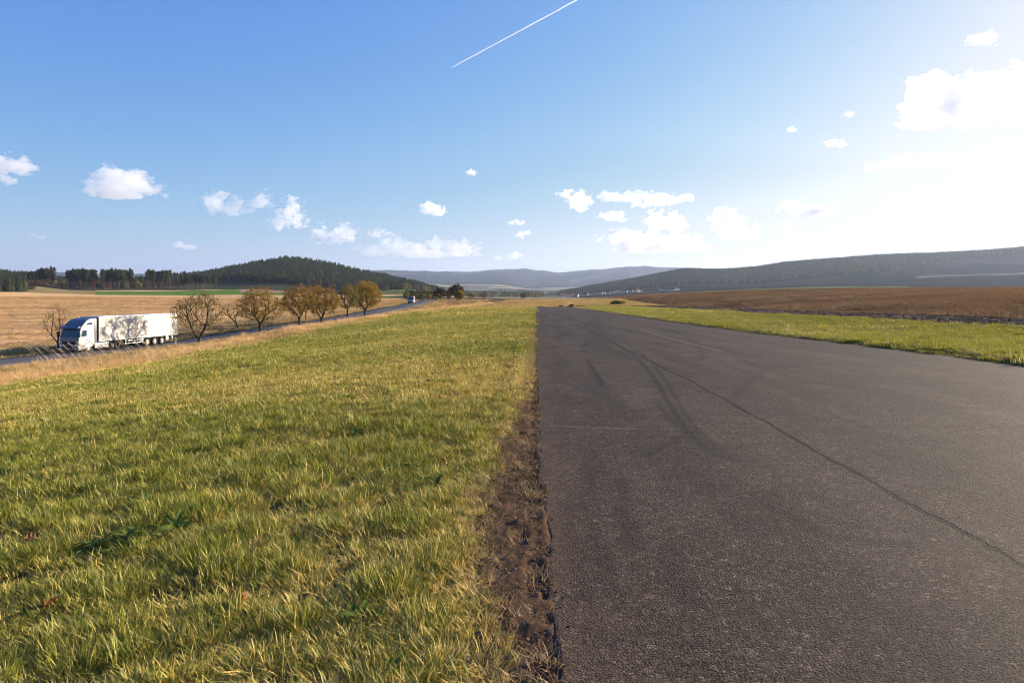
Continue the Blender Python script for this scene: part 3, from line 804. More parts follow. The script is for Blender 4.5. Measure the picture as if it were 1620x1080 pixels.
X, Y = spread(-0.75, 0.30, 2.2, 24, 900)
keep = (X > soil_edge(Y) - 0.10) & (X < 0.10 - 0.05 * sstep(3, 10, Y) + r1.exponential(0.025, len(X)) * (Y < 14)); X, Y = X[keep], Y[keep]
sz = np.clip(r1.lognormal(math.log(0.006), 0.5, len(X)), 0.0025, 0.02)
p1 = (np.stack([X, Y, run_z(Y) + 0.002 + 0 * X], 1), r1.uniform(0, 6.28, (len(X), 3)), np.stack([sz] * 3, 1), r1.integers(0, 5, len(X)), r1.uniform(0, 0.8, len(X)))
X, Y = spread(25, 44, 34, 230, 3.6)
wob_ = fbm(X / 14, Y / 14, octaves=3, seed=11) - 0.5
keep = (X > 26.2 + 3 * wob_) & (X < 40 + 5 * wob_) & (r1.uniform(0, 1, len(X)) < 0.15 + 1.2 * sstep(0.42, 0.62, fbm(X / 5, Y / 9, octaves=3, seed=95))); X, Y = X[keep], Y[keep]
sz = np.clip(r1.lognormal(math.log(0.06), 0.5, len(X)), 0.03, 0.16)
p2 = (np.stack([X, Y, terrain_z(X, Y) + sz * 0.15], 1), r1.uniform(-0.5, 6.28, (len(X), 3)), np.stack([sz * 1.3, sz * 1.3, sz * 0.7], 1), r1.integers(0, 5, len(X)), r1.uniform(0.3, 1, len(X)))
A = [np.concatenate(z) for z in zip(p1, p2)]
scatter('soil_clods', 'crumbled brown soil clods by the asphalt and along the ploughed margin', A[0], A[1], A[2], A[3], A[4], clods)

# thin withered grass on the soil strip
M_WITHER = blade_material('withered_grass', (0.15, 0.12, 0.045), (0.27, 0.19, 0.075), (0.48, 0.31, 0.15), 0.25)
s_t = [tuft('tuft', M_WITHER, r1, n=18, rad=0.06, hmin=0.015, hmax=0.07, wid=0.0035, bend=1.6, segs=3, flat=0.8, strawbias=[.1, -.2, .2, 0][k % 4]) for k in range(5)]
X, Y = spread(-0.9, 0.2, 2.2, 40, 280)
den = fbm(X / 0.16, Y / 0.22, octaves=3, seed=97)
keep = (X > soil_edge(Y) - 0.12) & (X < 0.10 - 0.06 * sstep(3, 9, Y) + 0.10 * (den - 0.4)) & (r1.uniform(0, 1, len(X)) < sstep(0.42, 0.57, den) + 0.22 + 0.6 * sstep(0.12, 0.0, X - soil_edge(Y)) + 0.6 * sstep(10, 16, Y))
X, Y, den = X[keep], Y[keep], den[keep]
p, ro, sc, ix = inst(X, Y, 0.7, 1.5, 5, z=run_z(Y) - 0.006, hs=r1.uniform(0.6, 1.5, len(X)))
ta = np.clip(0.55 + 0.9 * (fbm(X / 0.5, Y / 0.7, seed=98) - 0.5), 0, 1)
scatter('withered_grass', 'thin withered grass creeping over the soil beside the asphalt', p, ro, sc, ix, ta, s_t)

# broad-leaved weeds hidden in the turf
t = NT('weed_leaf'); ti = t.attr('tint', 'INSTANCER', 'Fac')
c = t.mix(ti, (0.05, 0.085, 0.02), (0.13, 0.17, 0.04))
d = t.n('ShaderNodeBsdfDiffuse', ins={'Color': c}); tr = t.n('ShaderNodeBsdfTranslucent', ins={'Color': c})
t.t.links.new(t.n('ShaderNodeMixShader', ins={0: 0.3, 1: d, 2: tr}).outputs[0], t.out.inputs['Surface']); M_WEED = t.m
def rosette(r, n=9):
    V, Fq = [], []
    for k in range(n):
        a = 6.283 * k / n + r.normal(0, 0.25); L = r.uniform(0.07, 0.15); up = r.uniform(0.25, 0.9); w = L * r.uniform(0.22, 0.34)
        dx, dy = math.cos(a), math.sin(a); b = len(V)
        for s in range(6):
            u = s / 5; ww = w * (math.sin(math.pi * min(1, u * 0.92 + 0.06)) ** 0.7) * 0.5
            x, z = L * u, L * (up * u - 0.75 * up * u * u)
            for q in (-1, 0, 1): V.append((dx * x - dy * ww * q, dy * x + dx * ww * q, z + abs(q) * ww * 0.35 + 0.01))
        for s in range(5):
            for q in range(2): i = b + 3 * s + q; Fq.append((i, i + 1, i + 4, i + 3))
    me = mesh_np('rosette', V, np.array(Fq)); me.materials.append(M_WEED); return me
X, Y = spread(-14, -0.6, 2.6, 18, 1.5)
cl = fbm(X / 1.2, Y / 1.2, octaves=2, seed=111) > 0.54
X, Y = X[cl], Y[cl]
X = np.concatenate([X, -2.85 + r1.normal(0, 0.16, 12)]); Y = np.concatenate([Y, 4.75 + r1.normal(0, 0.18, 12)])
p, ro, sc, ix = inst(X, Y, 0.6, 1.15, 4, tilt=0.2)
p[:, 2] += 0.025
scatter('weeds', 'broad leaved green weeds growing low among the meadow grass', p, ro, sc, ix, r1.uniform(0, 1, len(X)), [rosette(r1) for k in range(4)])
# ================================================================ TREES
def tube_mesh(V, Fc, A, pts, rad, sides, col=None):
    """append one tapered tube along pts (n,3) with radii rad"""
    pts = np.asarray(pts, float); n = len(pts)
    d = np.gradient(pts, axis=0); d /= np.maximum(np.linalg.norm(d, axis=1, keepdims=True), 1e-9)
    ref = np.where(np.abs(d[:, 2:3]) > 0.9, np.array([[1.0, 0, 0]]), np.array([[0, 0, 1.0]]))
    u = np.cross(d, ref); u /= np.maximum(np.linalg.norm(u, axis=1, keepdims=True), 1e-9); w = np.cross(d, u)
    b = len(V)
    for i in range(n):
        for k in range(sides):
            a = 2 * math.pi * k / sides
            V.append(pts[i] + rad[i] * (u[i] * math.cos(a) + w[i] * math.sin(a)))
    for i in range(n - 1):
        for k in range(sides):
            Fc.append((b + i * sides + k, b + i * sides + (k + 1) % sides, b + (i + 1) * sides + (k + 1) % sides, b + (i + 1) * sides + k))

def colonize(r, h, crown_r, crown_lo, trunk_h, lean, forks, natt, flat=0.75, step=0.22, skew=(0, 0), open_=0.25):
    """space-colonisation skeleton: returns nodes, parents"""
    zc = (crown_lo + h) / 2; hz = (h - crown_lo) / 2
    att = []
    lobes = [(r.normal(0, crown_r * 0.45), r.normal(0, crown_r * 0.45), zc + r.normal(0, hz * 0.35), r.uniform(0.45, 0.7)) for _ in range(6)]
    while len(att) < natt:
        p = r.uniform(-1, 1, 3)
        q = np.linalg.norm(p)
        if q > 1 or q < open_: continue
        z = zc + p[2] * hz
        wide = crown_r * (1.0 if p[2] < 0.2 else 1.0 - 0.25 * p[2])
        x, y = p[0] * wide + skew[0], p[1] * wide + skew[1]
        near = min(((x - l[0] - skew[0]) / crown_r) ** 2 + ((y - l[1] - skew[1]) / crown_r) ** 2 + ((z - l[2]) / hz) ** 2 - l[3] ** 2 for l in lobes)
        if near > 0 and r.uniform() > 0.30: continue
        att.append((x, y, z))
    att = np.array(att)
    nodes = [np.array([0, 0, -0.25])]; par = [-1]
    k = int((trunk_h + 0.25) / step)
    for i in range(k):
        nodes.append(nodes[-1] + np.array([lean[0] * step * (0.5 + i / k) + r.normal(0, 0.025), lean[1] * step * (0.5 + i / k) + r.normal(0, 0.025), step])); par.append(len(nodes) - 2)
    top = len(nodes) - 1
    for f in forks:       # explicit main limbs
        q = top
        d = np.array(f[:3], float); d /= np.linalg.norm(d)
        for i in range(f[3]):
            d2 = d + np.array([0, 0, 0.04 * i]) + r.normal(0, 0.10, 3); d2 /= np.linalg.norm(d2)
            nodes.append(nodes[q] + d2 * step); par.append(q); q = len(nodes) - 1
    alive = np.ones(len(att), bool)
    for it in range(90):
        N = np.array(nodes); A = att[alive]
        if not len(A): break
        D = np.linalg.norm(A[:, None, :] - N[None, :, :], axis=2)
        j = D.argmin(1); dm = D[np.arange(len(A)), j]
        ok = dm < 2.4
        new = 0
        for q in np.unique(j[ok]):
            v = A[ok & (j == q)] - N[q]; v /= np.linalg.norm(v, axis=1, keepdims=True)
            d = v.mean(0) + r.normal(0, 0.16, 3)
            L = np.linalg.norm(d)
            if L < 1e-3: continue
            nodes.append(N[q] + d / L * step); par.append(int(q)); new += 1
        if not new: break
        N2 = np.array(nodes)[len(N):]
        A = att[alive]; D2 = np.linalg.norm(A[:, None, :] - N2[None, :, :], axis=2).min(1)
        idx = np.nonzero(alive)[0]; alive[idx[D2 < 0.33]] = False
        if len(nodes) > 4200: break
    return np.array(nodes), np.array(par)

def bark_material(name, c1, c2, sc=6):
    t = NT(name); P = t.objco(); n = t.noise(sc, 6, 0.7, t.scalev(P, (1, 1, 0.35)))
    t.pbr(t.mix(t.ramp(n, [(0.35, 0), (0.7, 1)]), c1, c2), 0.9, t.bump(n, 0.8, 0.03), spec=0.1); return t.m
M_BARK = bark_material('bark', (0.035, 0.026, 0.02), (0.105, 0.08, 0.06))
M_TWIG = bark_material('twigs', (0.06, 0.042, 0.028), (0.15, 0.105, 0.065), 2)
def leaf_material(name, cols, trans=0.4):
    t = NT(name); b = t.sep(t.attr('leaf'))
    c = t.mix(t.ramp(b[0], [(0.0, 0.0), (0.5, 1.0)]), cols[0], cols[1])
    c = t.mix(t.ramp(b[0], [(0.5, 0.0), (1.0, 1.0)]), c, cols[2])
    d = t.n('ShaderNodeBsdfDiffuse', ins={'Color': c}); tr = t.n('ShaderNodeBsdfTranslucent', ins={'Color': c})
    t.t.links.new(t.n('ShaderNodeMixShader', ins={0: trans, 1: d, 2: tr}).outputs[0], t.out.inputs['Surface'])
    return t.m
M_LEAF_AUT = leaf_material('autumn_leaves', ((0.11, 0.105, 0.027), (0.24, 0.155, 0.037), (0.44, 0.23, 0.055)))
M_LEAF_OLV = leaf_material('olive_leaves', ((0.085, 0.095, 0.028), (0.16, 0.145, 0.04), (0.32, 0.19, 0.06)))
M_LEAF_GOLD = leaf_material('golden_leaves', ((0.15, 0.13, 0.028), (0.28, 0.19, 0.034), (0.46, 0.27, 0.055)))

def leaf_cloud(name, r, centres, per, spread_, size, mat, hue=None):
    n = len(centres) * per
    C = np.repeat(centres, per, 0) + r.normal(0, spread_, (n, 3))
    u = r.normal(0, 1, (n, 3)); u /= np.linalg.norm(u, axis=1, keepdims=True)
    v = np.cross(u, r.normal(0, 1, (n, 3))); v /= np.linalg.norm(v, axis=1, keepdims=True)
    s = size * r.uniform(0.6, 1.4, (n, 1))
    fold = np.cross(u, v) * s * 0.25
    V = np.stack([C - u * s, C + v * s * 0.55 + fold, C + u * s, C - v * s * 0.55 + fold], 1).reshape(-1, 3)
    Fq = np.arange(n * 4).reshape(n, 4)
    me = mesh_np(name, V, Fq)
    cl = np.repeat(r.uniform(0, 1, len(centres)) if hue is None else hue, per)
    k = np.clip(0.55 * cl + 0.45 * r.uniform(0, 1, n), 0, 1)
    set_col(me, 'leaf', np.repeat(np.stack([k, k, k], 1), 4, 0)); me.materials.append(mat)
    return me

def fruit_tree(name, label, seed, x, y, h, cr, lo, th, lean, forks, leaf, mat, group, natt=750, skew=(0, 0), leaf_size=0.10, per=9, open_=0.3, rtrunk=0.2, hue_z=0.0):
    r = np.random.default_rng(seed)
    nodes, par = colonize(r, h, cr, lo, th, lean, forks, natt, skew=skew, open_=open_)
    n = len(nodes)
    kids = [[] for _ in range(n)]
    for i in range(1, n): kids[par[i]].append(i)
    rad = np.zeros(n)
    for i in range(n - 1, -1, -1):
        rad[i] = 0.007 if not kids[i] else sum(rad[k] ** 2.25 for k in kids[i]) ** (1 / 2.25)
    rad *= min(rtrunk / rad[3], 2.5); rad = np.clip(rad, 0.010, None)
    rad[0] *= 1.45; rad[1] *= 1.15
    # chains: follow the thickest child
    V1, F1, V2, F2 = [], [], [], []
    starts = [(0, None)]
    while starts:
        s, p = starts.pop(); ch = [] if p is None else [p]
        q = s
        while True:
            ch.append(q)
            if not kids[q]: break
            ks = sorted(kids[q], key=lambda k: -rad[k])
            for k in ks[1:]: starts.append((k, q))
            q = ks[0]
        if len(ch) < 2: continue
        rr = rad[ch].copy()
        if p is not None: rr[0] = min(rr[0], rr[1] * 1.25)
        big = rr.max() > 0.034
        tube_mesh(V1 if big else V2, F1 if big else F2, None, nodes[ch], rr, 7 if rr.max() > 0.08 else (5 if big else 3))
    root = empty(name, (x, y, tz(x, y) - 0.04))
    tag(root, label, 'tree', group)
    obj('trunk', mesh_np('trunk', V1, np.array(F1), True), M_BARK, root)
    # fine twigs: from every thin node a little spray
    thin = np.nonzero((rad < 0.022))[0]
    tips = np.array([i for i in thin if len(kids[i]) == 0])
    for i in thin:
        for _ in range(2 if len(kids[i]) == 0 else (1 if r.uniform() < 0.5 else 0)):
            d = nodes[i] - nodes[par[i]]; d = d / np.linalg.norm(d) + r.normal(0, 0.6, 3) + np.array([0, 0, 0.12]); d /= np.linalg.norm(d)
            L = r.uniform(0.18, 0.5)
            tube_mesh(V2, F2, None, np.array([nodes[i], nodes[i] + d * L * 0.5 + r.normal(0, .02, 3), nodes[i] + d * L + r.normal(0, .05, 3)]), [0.010, 0.008, 0.005], 3)
    tw = mesh_np('crown', V2, np.array(F2)); tw.materials.append(M_TWIG); set_col(tw, 'leaf', np.zeros((len(V2), 3)))
    if leaf > 0:
        pick = thin[r.uniform(0, 1, len(thin)) < leaf]
        cc = nodes[pick] + r.normal(0, 0.12, (len(pick), 3))
        hue = np.clip(0.25 + 0.6 * fbm(cc[:, 0] / 1.1 + seed, cc[:, 1] / 1.1, cc[:, 2] / 1.1, octaves=2, seed=3) + hue_z * (cc[:, 2] - h * 0.6) / h - 0.15, 0, 1)
        lm = leaf_cloud('crown', r, cc, per, 0.16, leaf_size, mat, hue)
        b2 = bmesh.new(); b2.from_mesh(lm); nf0 = len(b2.faces)
        for f in b2.faces: f.material_index = 1
        b2.from_mesh(tw); b2.to_mesh(tw); b2.free(); tw.materials.append(mat)
        k0 = np.zeros(len(tw.polygons), np.int32); k0[:nf0] = 1; tw.polygons.foreach_set('material_index', k0)
    obj('crown', tw, None, root)
    return root

GRP = 'fruit trees along the country road'
ROADSIDE = [
 # px, Y, h, cr, lo, th, lean, forks, leaf, mat, label
 ('fruit_tree', 315, 88, 7.2, 3.5, 1.9, 1.0, (0.02, 0), [(-0.75, 0.1, 1.0, 8), (0.75, -0.15, 1.0, 9), (0.1, 0.7, 1.0, 6)], 0.42, M_LEAF_OLV, 'wide sparse olive leaved tree forking low into a V just behind the truck trailer', 0.24),
 ('fruit_tree', 412, 101, 7.6, 3.6, 2.0, 2.0, (0.03, 0), [(-0.7, 0.2, 0.9, 6), (0.7, -0.1, 0.9, 7), (0.0, -0.7, 0.9, 4)], 0.62, M_LEAF_AUT, 'broad tree with olive and orange leaves on a straight trunk, second after the truck', 0.25),
 ('fruit_tree', 474, 111, 7.8, 3.3, 2.2, 2.1, (-0.06, 0), [(0.55, 0.1, 1.0, 8), (-0.5, -0.1, 0.9, 4), (0.1, 0.7, 0.9, 4)], 0.72, M_LEAF_AUT, 'tall orange tinted tree whose dark trunk bends right above its first fork', 0.25),
 ('fruit_tree', 510, 118, 7.3, 3.2, 1.7, 1.5, (0.0, 0), [(-0.6, 0.2, 0.9, 5), (0.6, -0.1, 0.9, 5), (0.1, 0.6, 0.9, 4)], 0.9, M_LEAF_AUT, 'dense rusty leaved tree with low hanging crown in the middle of the row', 0.22),
 ('fruit_tree', 549, 127, 7.0, 2.2, 2.4, 2.4, (0.0, 0), [(-0.5, 0.1, 0.9, 5), (0.5, -0.1, 0.9, 5)], 0.62, M_LEAF_OLV, 'narrow grey green tree on a bare upright trunk between two fuller trees', 0.20),
 ('fruit_tree', 577, 134, 7.7, 3.5, 1.9, 1.9, (0.0, 0), [(-0.6, 0.2, 0.9, 5), (0.6, -0.1, 0.9, 5), (0.1, 0.6, 0.9, 4)], 1.0, M_LEAF_GOLD, 'round golden brown tree, last of the row before the white van', 0.24),
]
for i, (nm, px, Y, h, cr, lo, th, lean, forks, leaf, mat, lab, rt) in enumerate(ROADSIDE):
    fruit_tree(nm, lab, 100 + i, ux(px) * Y, Y, h, cr, lo, th, lean, forks, leaf, mat, GRP, natt=800, rtrunk=rt, per=13 if leaf < 0.7 else 15, leaf_size=0.085 if i == 0 else 0.10, hue_z=0.7)
FAR_SIDE = [
 (92, 84.5, -58.6, 5.8, 2.1, 1.5, 1.2, (-0.12, 0), [(-0.7, 0, 0.8, 5), (0.1, 0.2, 1, 5), (-0.4, -0.4, 0.7, 4)], 0.05, M_LEAF_OLV, 'bare crooked tree rising behind the truck cab', 0.16, 330),
 (378, 116, -50.0, 5.2, 2.5, 1.9, 1.6, (-0.35, 0.0), [(-0.9, 0, 0.6, 7), (-0.2, 0.3, 0.9, 4)], 0.14, M_LEAF_AUT, 'small thin tree leaning left on the far side of the road', 0.14, 300),
 (485, 137, -45.6, 4.6, 2.2, 1.7, 1.6, (0.05, 0), [(-0.5, 0, 0.9, 3), (0.5, 0, 0.9, 3)], 0.5, M_LEAF_AUT, 'short orange tree half hidden beyond the road behind the bent trunk', 0.15, 320),
 (531, 149, -43.2, 4.6, 1.9, 1.6, 1.5, (-0.12, 0), [(-0.5, 0, 0.9, 3), (0.5, 0, 0.9, 3)], 0.5, M_LEAF_GOLD, 'short golden tree beyond the road behind the dense rusty tree', 0.13, 300),
]
for i, (px, Y, X, h, cr, lo, th, lean, forks, leaf, mat, lab, rt, na) in enumerate(FAR_SIDE):
    fruit_tree('fruit_tree', lab, 140 + i, X, Y, h, cr, lo, th, lean, forks, leaf, mat, GRP, natt=na, rtrunk=rt, skew=((-0.15, 0) if i == 0 else (-0.8, 0) if i == 1 else (0, 0)), open_=0.2)

# bigger trees and bushes on the rise at the end of the road
def round_tree(name, label, seed, px, py, Y, h, cr, mat, leaf, group=None, per=12, lo=0.25, size=0.16):
    X = ux(px) * Y
    return fruit_tree(name, label, seed, X, Y, h, cr, h * lo, h * 0.2, (0, 0), [(-0.5, 0.2, 0.9, 3), (0.5, -0.2, 0.9, 3)], leaf, mat, group, natt=420, leaf_size=size, per=per, rtrunk=0.16 * h / 7, open_=0.15)
M_LEAF_BRN = leaf_material('brown_leaves', ((0.05, 0.035, 0.022), (0.10, 0.06, 0.035), (0.17, 0.10, 0.05)))
G2 = 'trees on the rise at the end of the road'
round_tree('tree', 'large round brown tree with an olive flank, tallest on the rise beyond the van', 160, 722, 472, 300, 7.6, 3.6, M_LEAF_BRN, 1.0, G2, per=14)
round_tree('tree', 'yellow green bush like tree at the foot of the large brown tree', 161, 727, 473, 294, 4.6, 2.4, M_LEAF_GOLD, 1.0, G2, per=14, lo=0.1)
round_tree('tree', 'dark bare topped tree to the left of the large brown tree', 162, 697, 473, 305, 6.0, 3.2, M_LEAF_BRN, 0.8, G2, lo=0.12)
round_tree('tree', 'small thin dark tree between the two dark crowns on the rise', 163, 709, 473, 310, 4.6, 2.0, M_LEAF_BRN, 0.7, G2, lo=0.12)
round_tree('tree', 'lone bare grey tree standing in the dark field right of the brown tree', 164, 765, 474, 420, 6.2, 2.4, M_LEAF_BRN, 0.18, G2)
round_tree('tree', 'small bare grey tree left of the lone bare tree in the dark field', 165, 746, 474, 430, 4.6, 2.2, M_LEAF_BRN, 0.25, G2)
round_tree('tree', 'distant bushy grey tree above the far end of the airstrip meadow', 166, 828, 474, 520, 6.0, 2.8, M_LEAF_BRN, 0.3, G2)
round_tree('bush', 'low dark green bush on the turf right of the airstrip end', 167, 977, 473, 225, 1.5, 2.6, M_LEAF_OLV, 1.0, None, lo=0.02, size=0.12)

# ---------------------------------------------------------------- conifers
M_NEEDLE = leaf_material('pine_needles', ((0.028, 0.042, 0.022), (0.052, 0.068, 0.032), (0.13, 0.125, 0.052)), 0.35)
M_NEEDLE_B = leaf_material('spruce_needles', ((0.028, 0.048, 0.026), (0.060, 0.082, 0.042), (0.16, 0.16, 0.072)), 0.35)
M_PINEBARK = bark_material('pine_bark', (0.09, 0.06, 0.04), (0.20, 0.13, 0.085), 2)

def pine_parts(seed, h=21.0):
    r = np.random.default_rng(seed)
    V, Fc = [], []
    zz = np.linspace(-1.0, h * 0.96, 8); wob = np.cumsum(r.normal(0, 0.10, (8, 2)), 0)
    tr = np.concatenate([wob, zz[:, None]], 1)
    tube_mesh(V, Fc, None, tr, np.linspace(0.30, 0.07, 8), 6)
    cl = []
    for k in range(30):
        u = r.uniform(0, 1) ** 0.8; z = h * (0.46 + 0.54 * u)
        R = 3.0 * (1 - 0.65 * u ** 2) * r.uniform(0.35, 1.0); a = r.uniform(0, 6.28)
        e = np.array([R * math.cos(a), R * math.sin(a), z + r.uniform(-0.2, 0.9)])
        i = np.interp(z - 0.8, zz, np.arange(8)); b = np.array([np.interp(i, np.arange(8), tr[:, c]) for c in range(3)])
        tube_mesh(V, Fc, None, np.array([b, (b + e) / 2 + np.array([0, 0, 0.1]), e]), [0.07, 0.05, 0.02], 3)
        cl.append(e); cl.append(b * 0.45 + e * 0.55 + r.normal(0, 0.3, 3))
    tm = mesh_np('trunk', V, np.array(Fc), True); tm.materials.append(M_PINEBARK)
    cm = leaf_cloud('crown', r, np.array(cl), 26, 0.62, 0.50, M_NEEDLE)
    return tm, cm

def spruce_mesh(seed, h=16.0, rbase=2.9, mat=None):
    """one young conifer as a single mesh for the far woods (thousands of them: stuff)"""
    r = np.random.default_rng(seed); C = []
    n = 190
    u = r.uniform(0, 1, n) ** 1.25; a = r.uniform(0, 6.28, n)
    R = rbase * (1 - u) ** 0.85 * np.sqrt(r.uniform(0.25, 1, n)) * (1 + 0.25 * np.sin(a * 3 + seed))
    C = np.stack([R * np.cos(a), R * np.sin(a), h * (0.08 + 0.92 * u) - 0.22 * R], 1)
    me = leaf_cloud('spruce', r, C, 1, 0.15, 0.95, mat or M_NEEDLE_B)
    return me

def broad_mesh(seed, h=12.0, R=3.2, mat=None):
    r = np.random.default_rng(seed); n = 200
    p = r.normal(0, 1, (n, 3)); p /= np.linalg.norm(p, axis=1, keepdims=True); p *= r.uniform(0.55, 1, (n, 1)) ** 0.5
    C = np.stack([p[:, 0] * R, p[:, 1] * R, h * 0.55 + p[:, 2] * h * 0.45], 1)
    return leaf_cloud('broadleaf', r, C, 1, 0.35, 0.85, mat or M_LEAF_BRN)

woods = [spruce_mesh(k, h=15 + (k % 3) * 1.5, rbase=2.5 + 0.3 * (k % 2)) for k in range(6)] + [broad_mesh(20 + k) for k in range(2)] + [broad_mesh(30 + k, mat=M_LEAF_OLV) for k in range(2)]
def forest(name, label, X, Y, smin, smax, mixf, seed, hsc=1.0):
    r = np.random.default_rng(seed); n = len(X)
    s = r.uniform(smin, smax, n)
    ix = np.where(r.uniform(0, 1, n) < mixf, 6 + r.integers(0, 4, n), r.integers(0, 6, n))
    scatter(name, label, np.stack([X, Y, terrain_z(X, Y) - 0.4], 1), np.stack([0 * X, 0 * X, r.uniform(0, 6.28, n)], 1), np.stack([s, s, s * hsc], 1), ix, r.uniform(0, 1, n), woods)

r2 = np.random.default_rng(33)
def region(n, pxlo, pxhi, Y0, Y1, cond):
    """random points over a stretch of country; cond(px, Y, X) says where trees grow"""
    px = r2.uniform(pxlo, pxhi, n); Y = np.sqrt(r2.uniform(Y0 ** 2, Y1 ** 2, n)); X = ux(px) * Y
    k = cond(px, Y, X); return X[k], Y[k]

# the domed hill
lim = lambda px: np.interp(px, [270, 300, 340, 400, 450, 520, 580, 640, 690], [1330, 1300, 1270, 1180, 1130, 1110, 1130, 1240, 1480])
X, Y = region(11000, 262, 695, 1050, 1900, lambda px, Y, X: (Y > lim(px) + 60 * (fbm(px / 12, px * 0, seed=3) - .5)) & ~((px > 470) & (px < 600) & (Y > 1640) & (Y < 1700) & (fbm(px / 25, Y / 20, seed=5) > 0.45)))
forest('hill_forest', 'dark conifer forest covering the domed hill', X, Y, 0.6, 1.15, 0.24, 1)
# lower wooded slope behind the stubble, left
X, Y = region(5200, -60, 300, 830, 1300, lambda px, Y, X: (Y > np.interp(px, [-60, 40, 60, 100, 200, 300], [860, 890, 1000, 1060, 1060, 1130])))
forest('slope_forest', 'shaded mixed woodland along the foot of the left hills', X, Y, 0.45, 0.95, 0.35, 2)
# near wood at the far left edge, and the hedge running down from it
X, Y = region(1500, -140, 42, 640, 960, lambda px, Y, X: (Y > np.interp(px, [-140, 0, 30, 42], [640, 660, 690, 760])))
forest('left_forest', 'olive green wood on the slope at the left edge', X, Y, 0.55, 0.95, 0.2, 3)
# right-hand ridge: dense wood on the lower left slope and a crown of trees along the ridge
def ridge(px, Y, X):
    n = fbm(X / 330, Y / 330, octaves=3, seed=31)
    lo = np.interp(px, [885, 1000, 1100, 1250, 1400, 1480, 1560, 1760], [2300, 2250, 2200, 2050, 2150, 2450, 2600, 2650])
    return (Y > lo + 250 * (n - 0.5)) & (Y < 3250)
X, Y = region(42000, 885, 1760, 1900, 3260, ridge)
forest('ridge_forest', 'hazy forest along the long ridge on the right', X, Y, 0.75, 1.1, 0.35, 4)
# copses in the valley
X, Y = region(9000, 640, 1000, 1500, 5200, lambda px, Y, X: (fbm(X / 180, Y / 420, octaves=3, seed=37) > 0.60) & ((px < 860) | (Y > 2500)))
forest('valley_copses', 'dark copses and hedgerows scattered over the valley floor', X, Y, 0.5, 0.95, 0.4, 5)
X, Y = region(420, 640, 692, 420, 640, lambda px, Y, X: (Y > 440 + 1.2 * np.abs(px - 668)))
forest('roadside_thicket', 'grey green thicket beyond the crest of the road', X, Y, 0.28, 0.5, 0.6, 6, 0.75)

# the row of tall pines on the skyline, tree by tree
pine_kinds = []
for k in range(5):
    tm, cm = pine_parts(200 + k)
    root = empty('pine_tree', (0, 0, -500)); obj('trunk', tm, None, root); obj('crown', cm, None, root)
    pine_kinds.append(root)
PINES = [(36, 85, 14, 430, 0.75), (60, 86, 10, 426, 0.8), (105, 152, 24, 428, 0.95), (160, 210, 26, 428, 1.0), (232, 270, 20, 430, 1.0), (286, 345, 16, 436, 0.7)]
used = set(); cnt = 0
PL = ['pine in the sparse clump nearest the left wood on the skyline', 'dark pine in the clump above the tan slope at left', 'tall bare stemmed pine in the long clump left of the lone gap', 'tall bare stemmed pine in the densest clump above the green strip', 'tall pine in the block between the two blue gaps of the skyline', 'dark pine on the skyline where the domed hill begins to rise']
PG = ['pines by the left wood', 'pines above the tan slope', 'pines of the long clump', 'pines of the densest clump', 'pines between the gaps', 'pines at the foot of the dome']
for g, (x0, x1, n, ytop, sc) in enumerate(PINES):
    for k in range(n):
        px = x0 + (x1 - x0) * (k + r2.uniform(0.1, 0.9)) / n
        Y = r2.uniform(940, 1010)
        kind = pine_kinds[cnt % 5]
        root = kind if cnt < 5 else copy_tree(kind)
        X = ux(px) * Y; z = tz(X, Y)
        htop = zat(ytop + r2.normal(0, 1.2), Y) - z
        s = max(htop / 21.0, 0.35)
        root.location = (X, Y, z); root.rotation_euler = (0, 0, r2.uniform(0, 6.28)); root.scale = (min(s, 1.1) * r2.uniform(0.85, 1.15),) * 2 + (s,)
        tag(root, PL[g], 'pine tree', PG[g]); cnt += 1
# one autumn coloured tree in the long clump and the orange bush at the end of the hedge
def small_tree(name, label, seed, px, Y, h, R, mat, group=None):
    r = np.random.default_rng(seed); X = ux(px) * Y; z = tz(X, Y)
    root = empty(name, (X, Y, z)); tag(root, label, 'tree', group)
    V, Fc = [], []; tube_mesh(V, Fc, None, np.array([[0, 0, -0.5], [0.1, 0, h * 0.4], [0, 0.1, h * 0.8]]), [0.28, 0.2, 0.08], 6)
    obj('trunk', mesh_np('trunk', V, np.array(Fc), True), M_BARK, root)
    p = r.normal(0, 1, (70, 3)); p /= np.linalg.norm(p, axis=1, keepdims=True); p *= r.uniform(0.3, 1, (70, 1)) ** 0.5
    obj('crown', leaf_cloud('crown', r, np.stack([p[:, 0] * R, p[:, 1] * R, h * 0.58 + p[:, 2] * h * 0.42], 1), 14, 0.4, 0.42, mat), None, root)
M_LEAF_RED = leaf_material('rust_leaves', ((0.14, 0.055, 0.03), (0.24, 0.10, 0.045), (0.34, 0.17, 0.07)))
small_tree('broadleaf_tree', 'rust red tree among the dark pines of the long clump', 301, 147, 935, 17, 3.4, M_LEAF_RED)
small_tree('broadleaf_tree', 'orange bush at the lower end of the hedge above the tan slope', 302, 73, 905, 6, 3.2, M_LEAF_RED)
small_tree('broadleaf_tree', 'pale yellow tree at the foot of the densest pine clump', 303, 222, 930, 9, 2.4, M_LEAF_GOLD)
for k, px in enumerate((42, 47, 52, 57, 62, 67)):
    small_tree('broadleaf_tree', 'brown grey bush in the hedge running down from the left wood', 310 + k, px, 880 + 4 * k, 9.5 - 0.7 * k, 3.6, M_LEAF_BRN, 'bushes of the hedge')
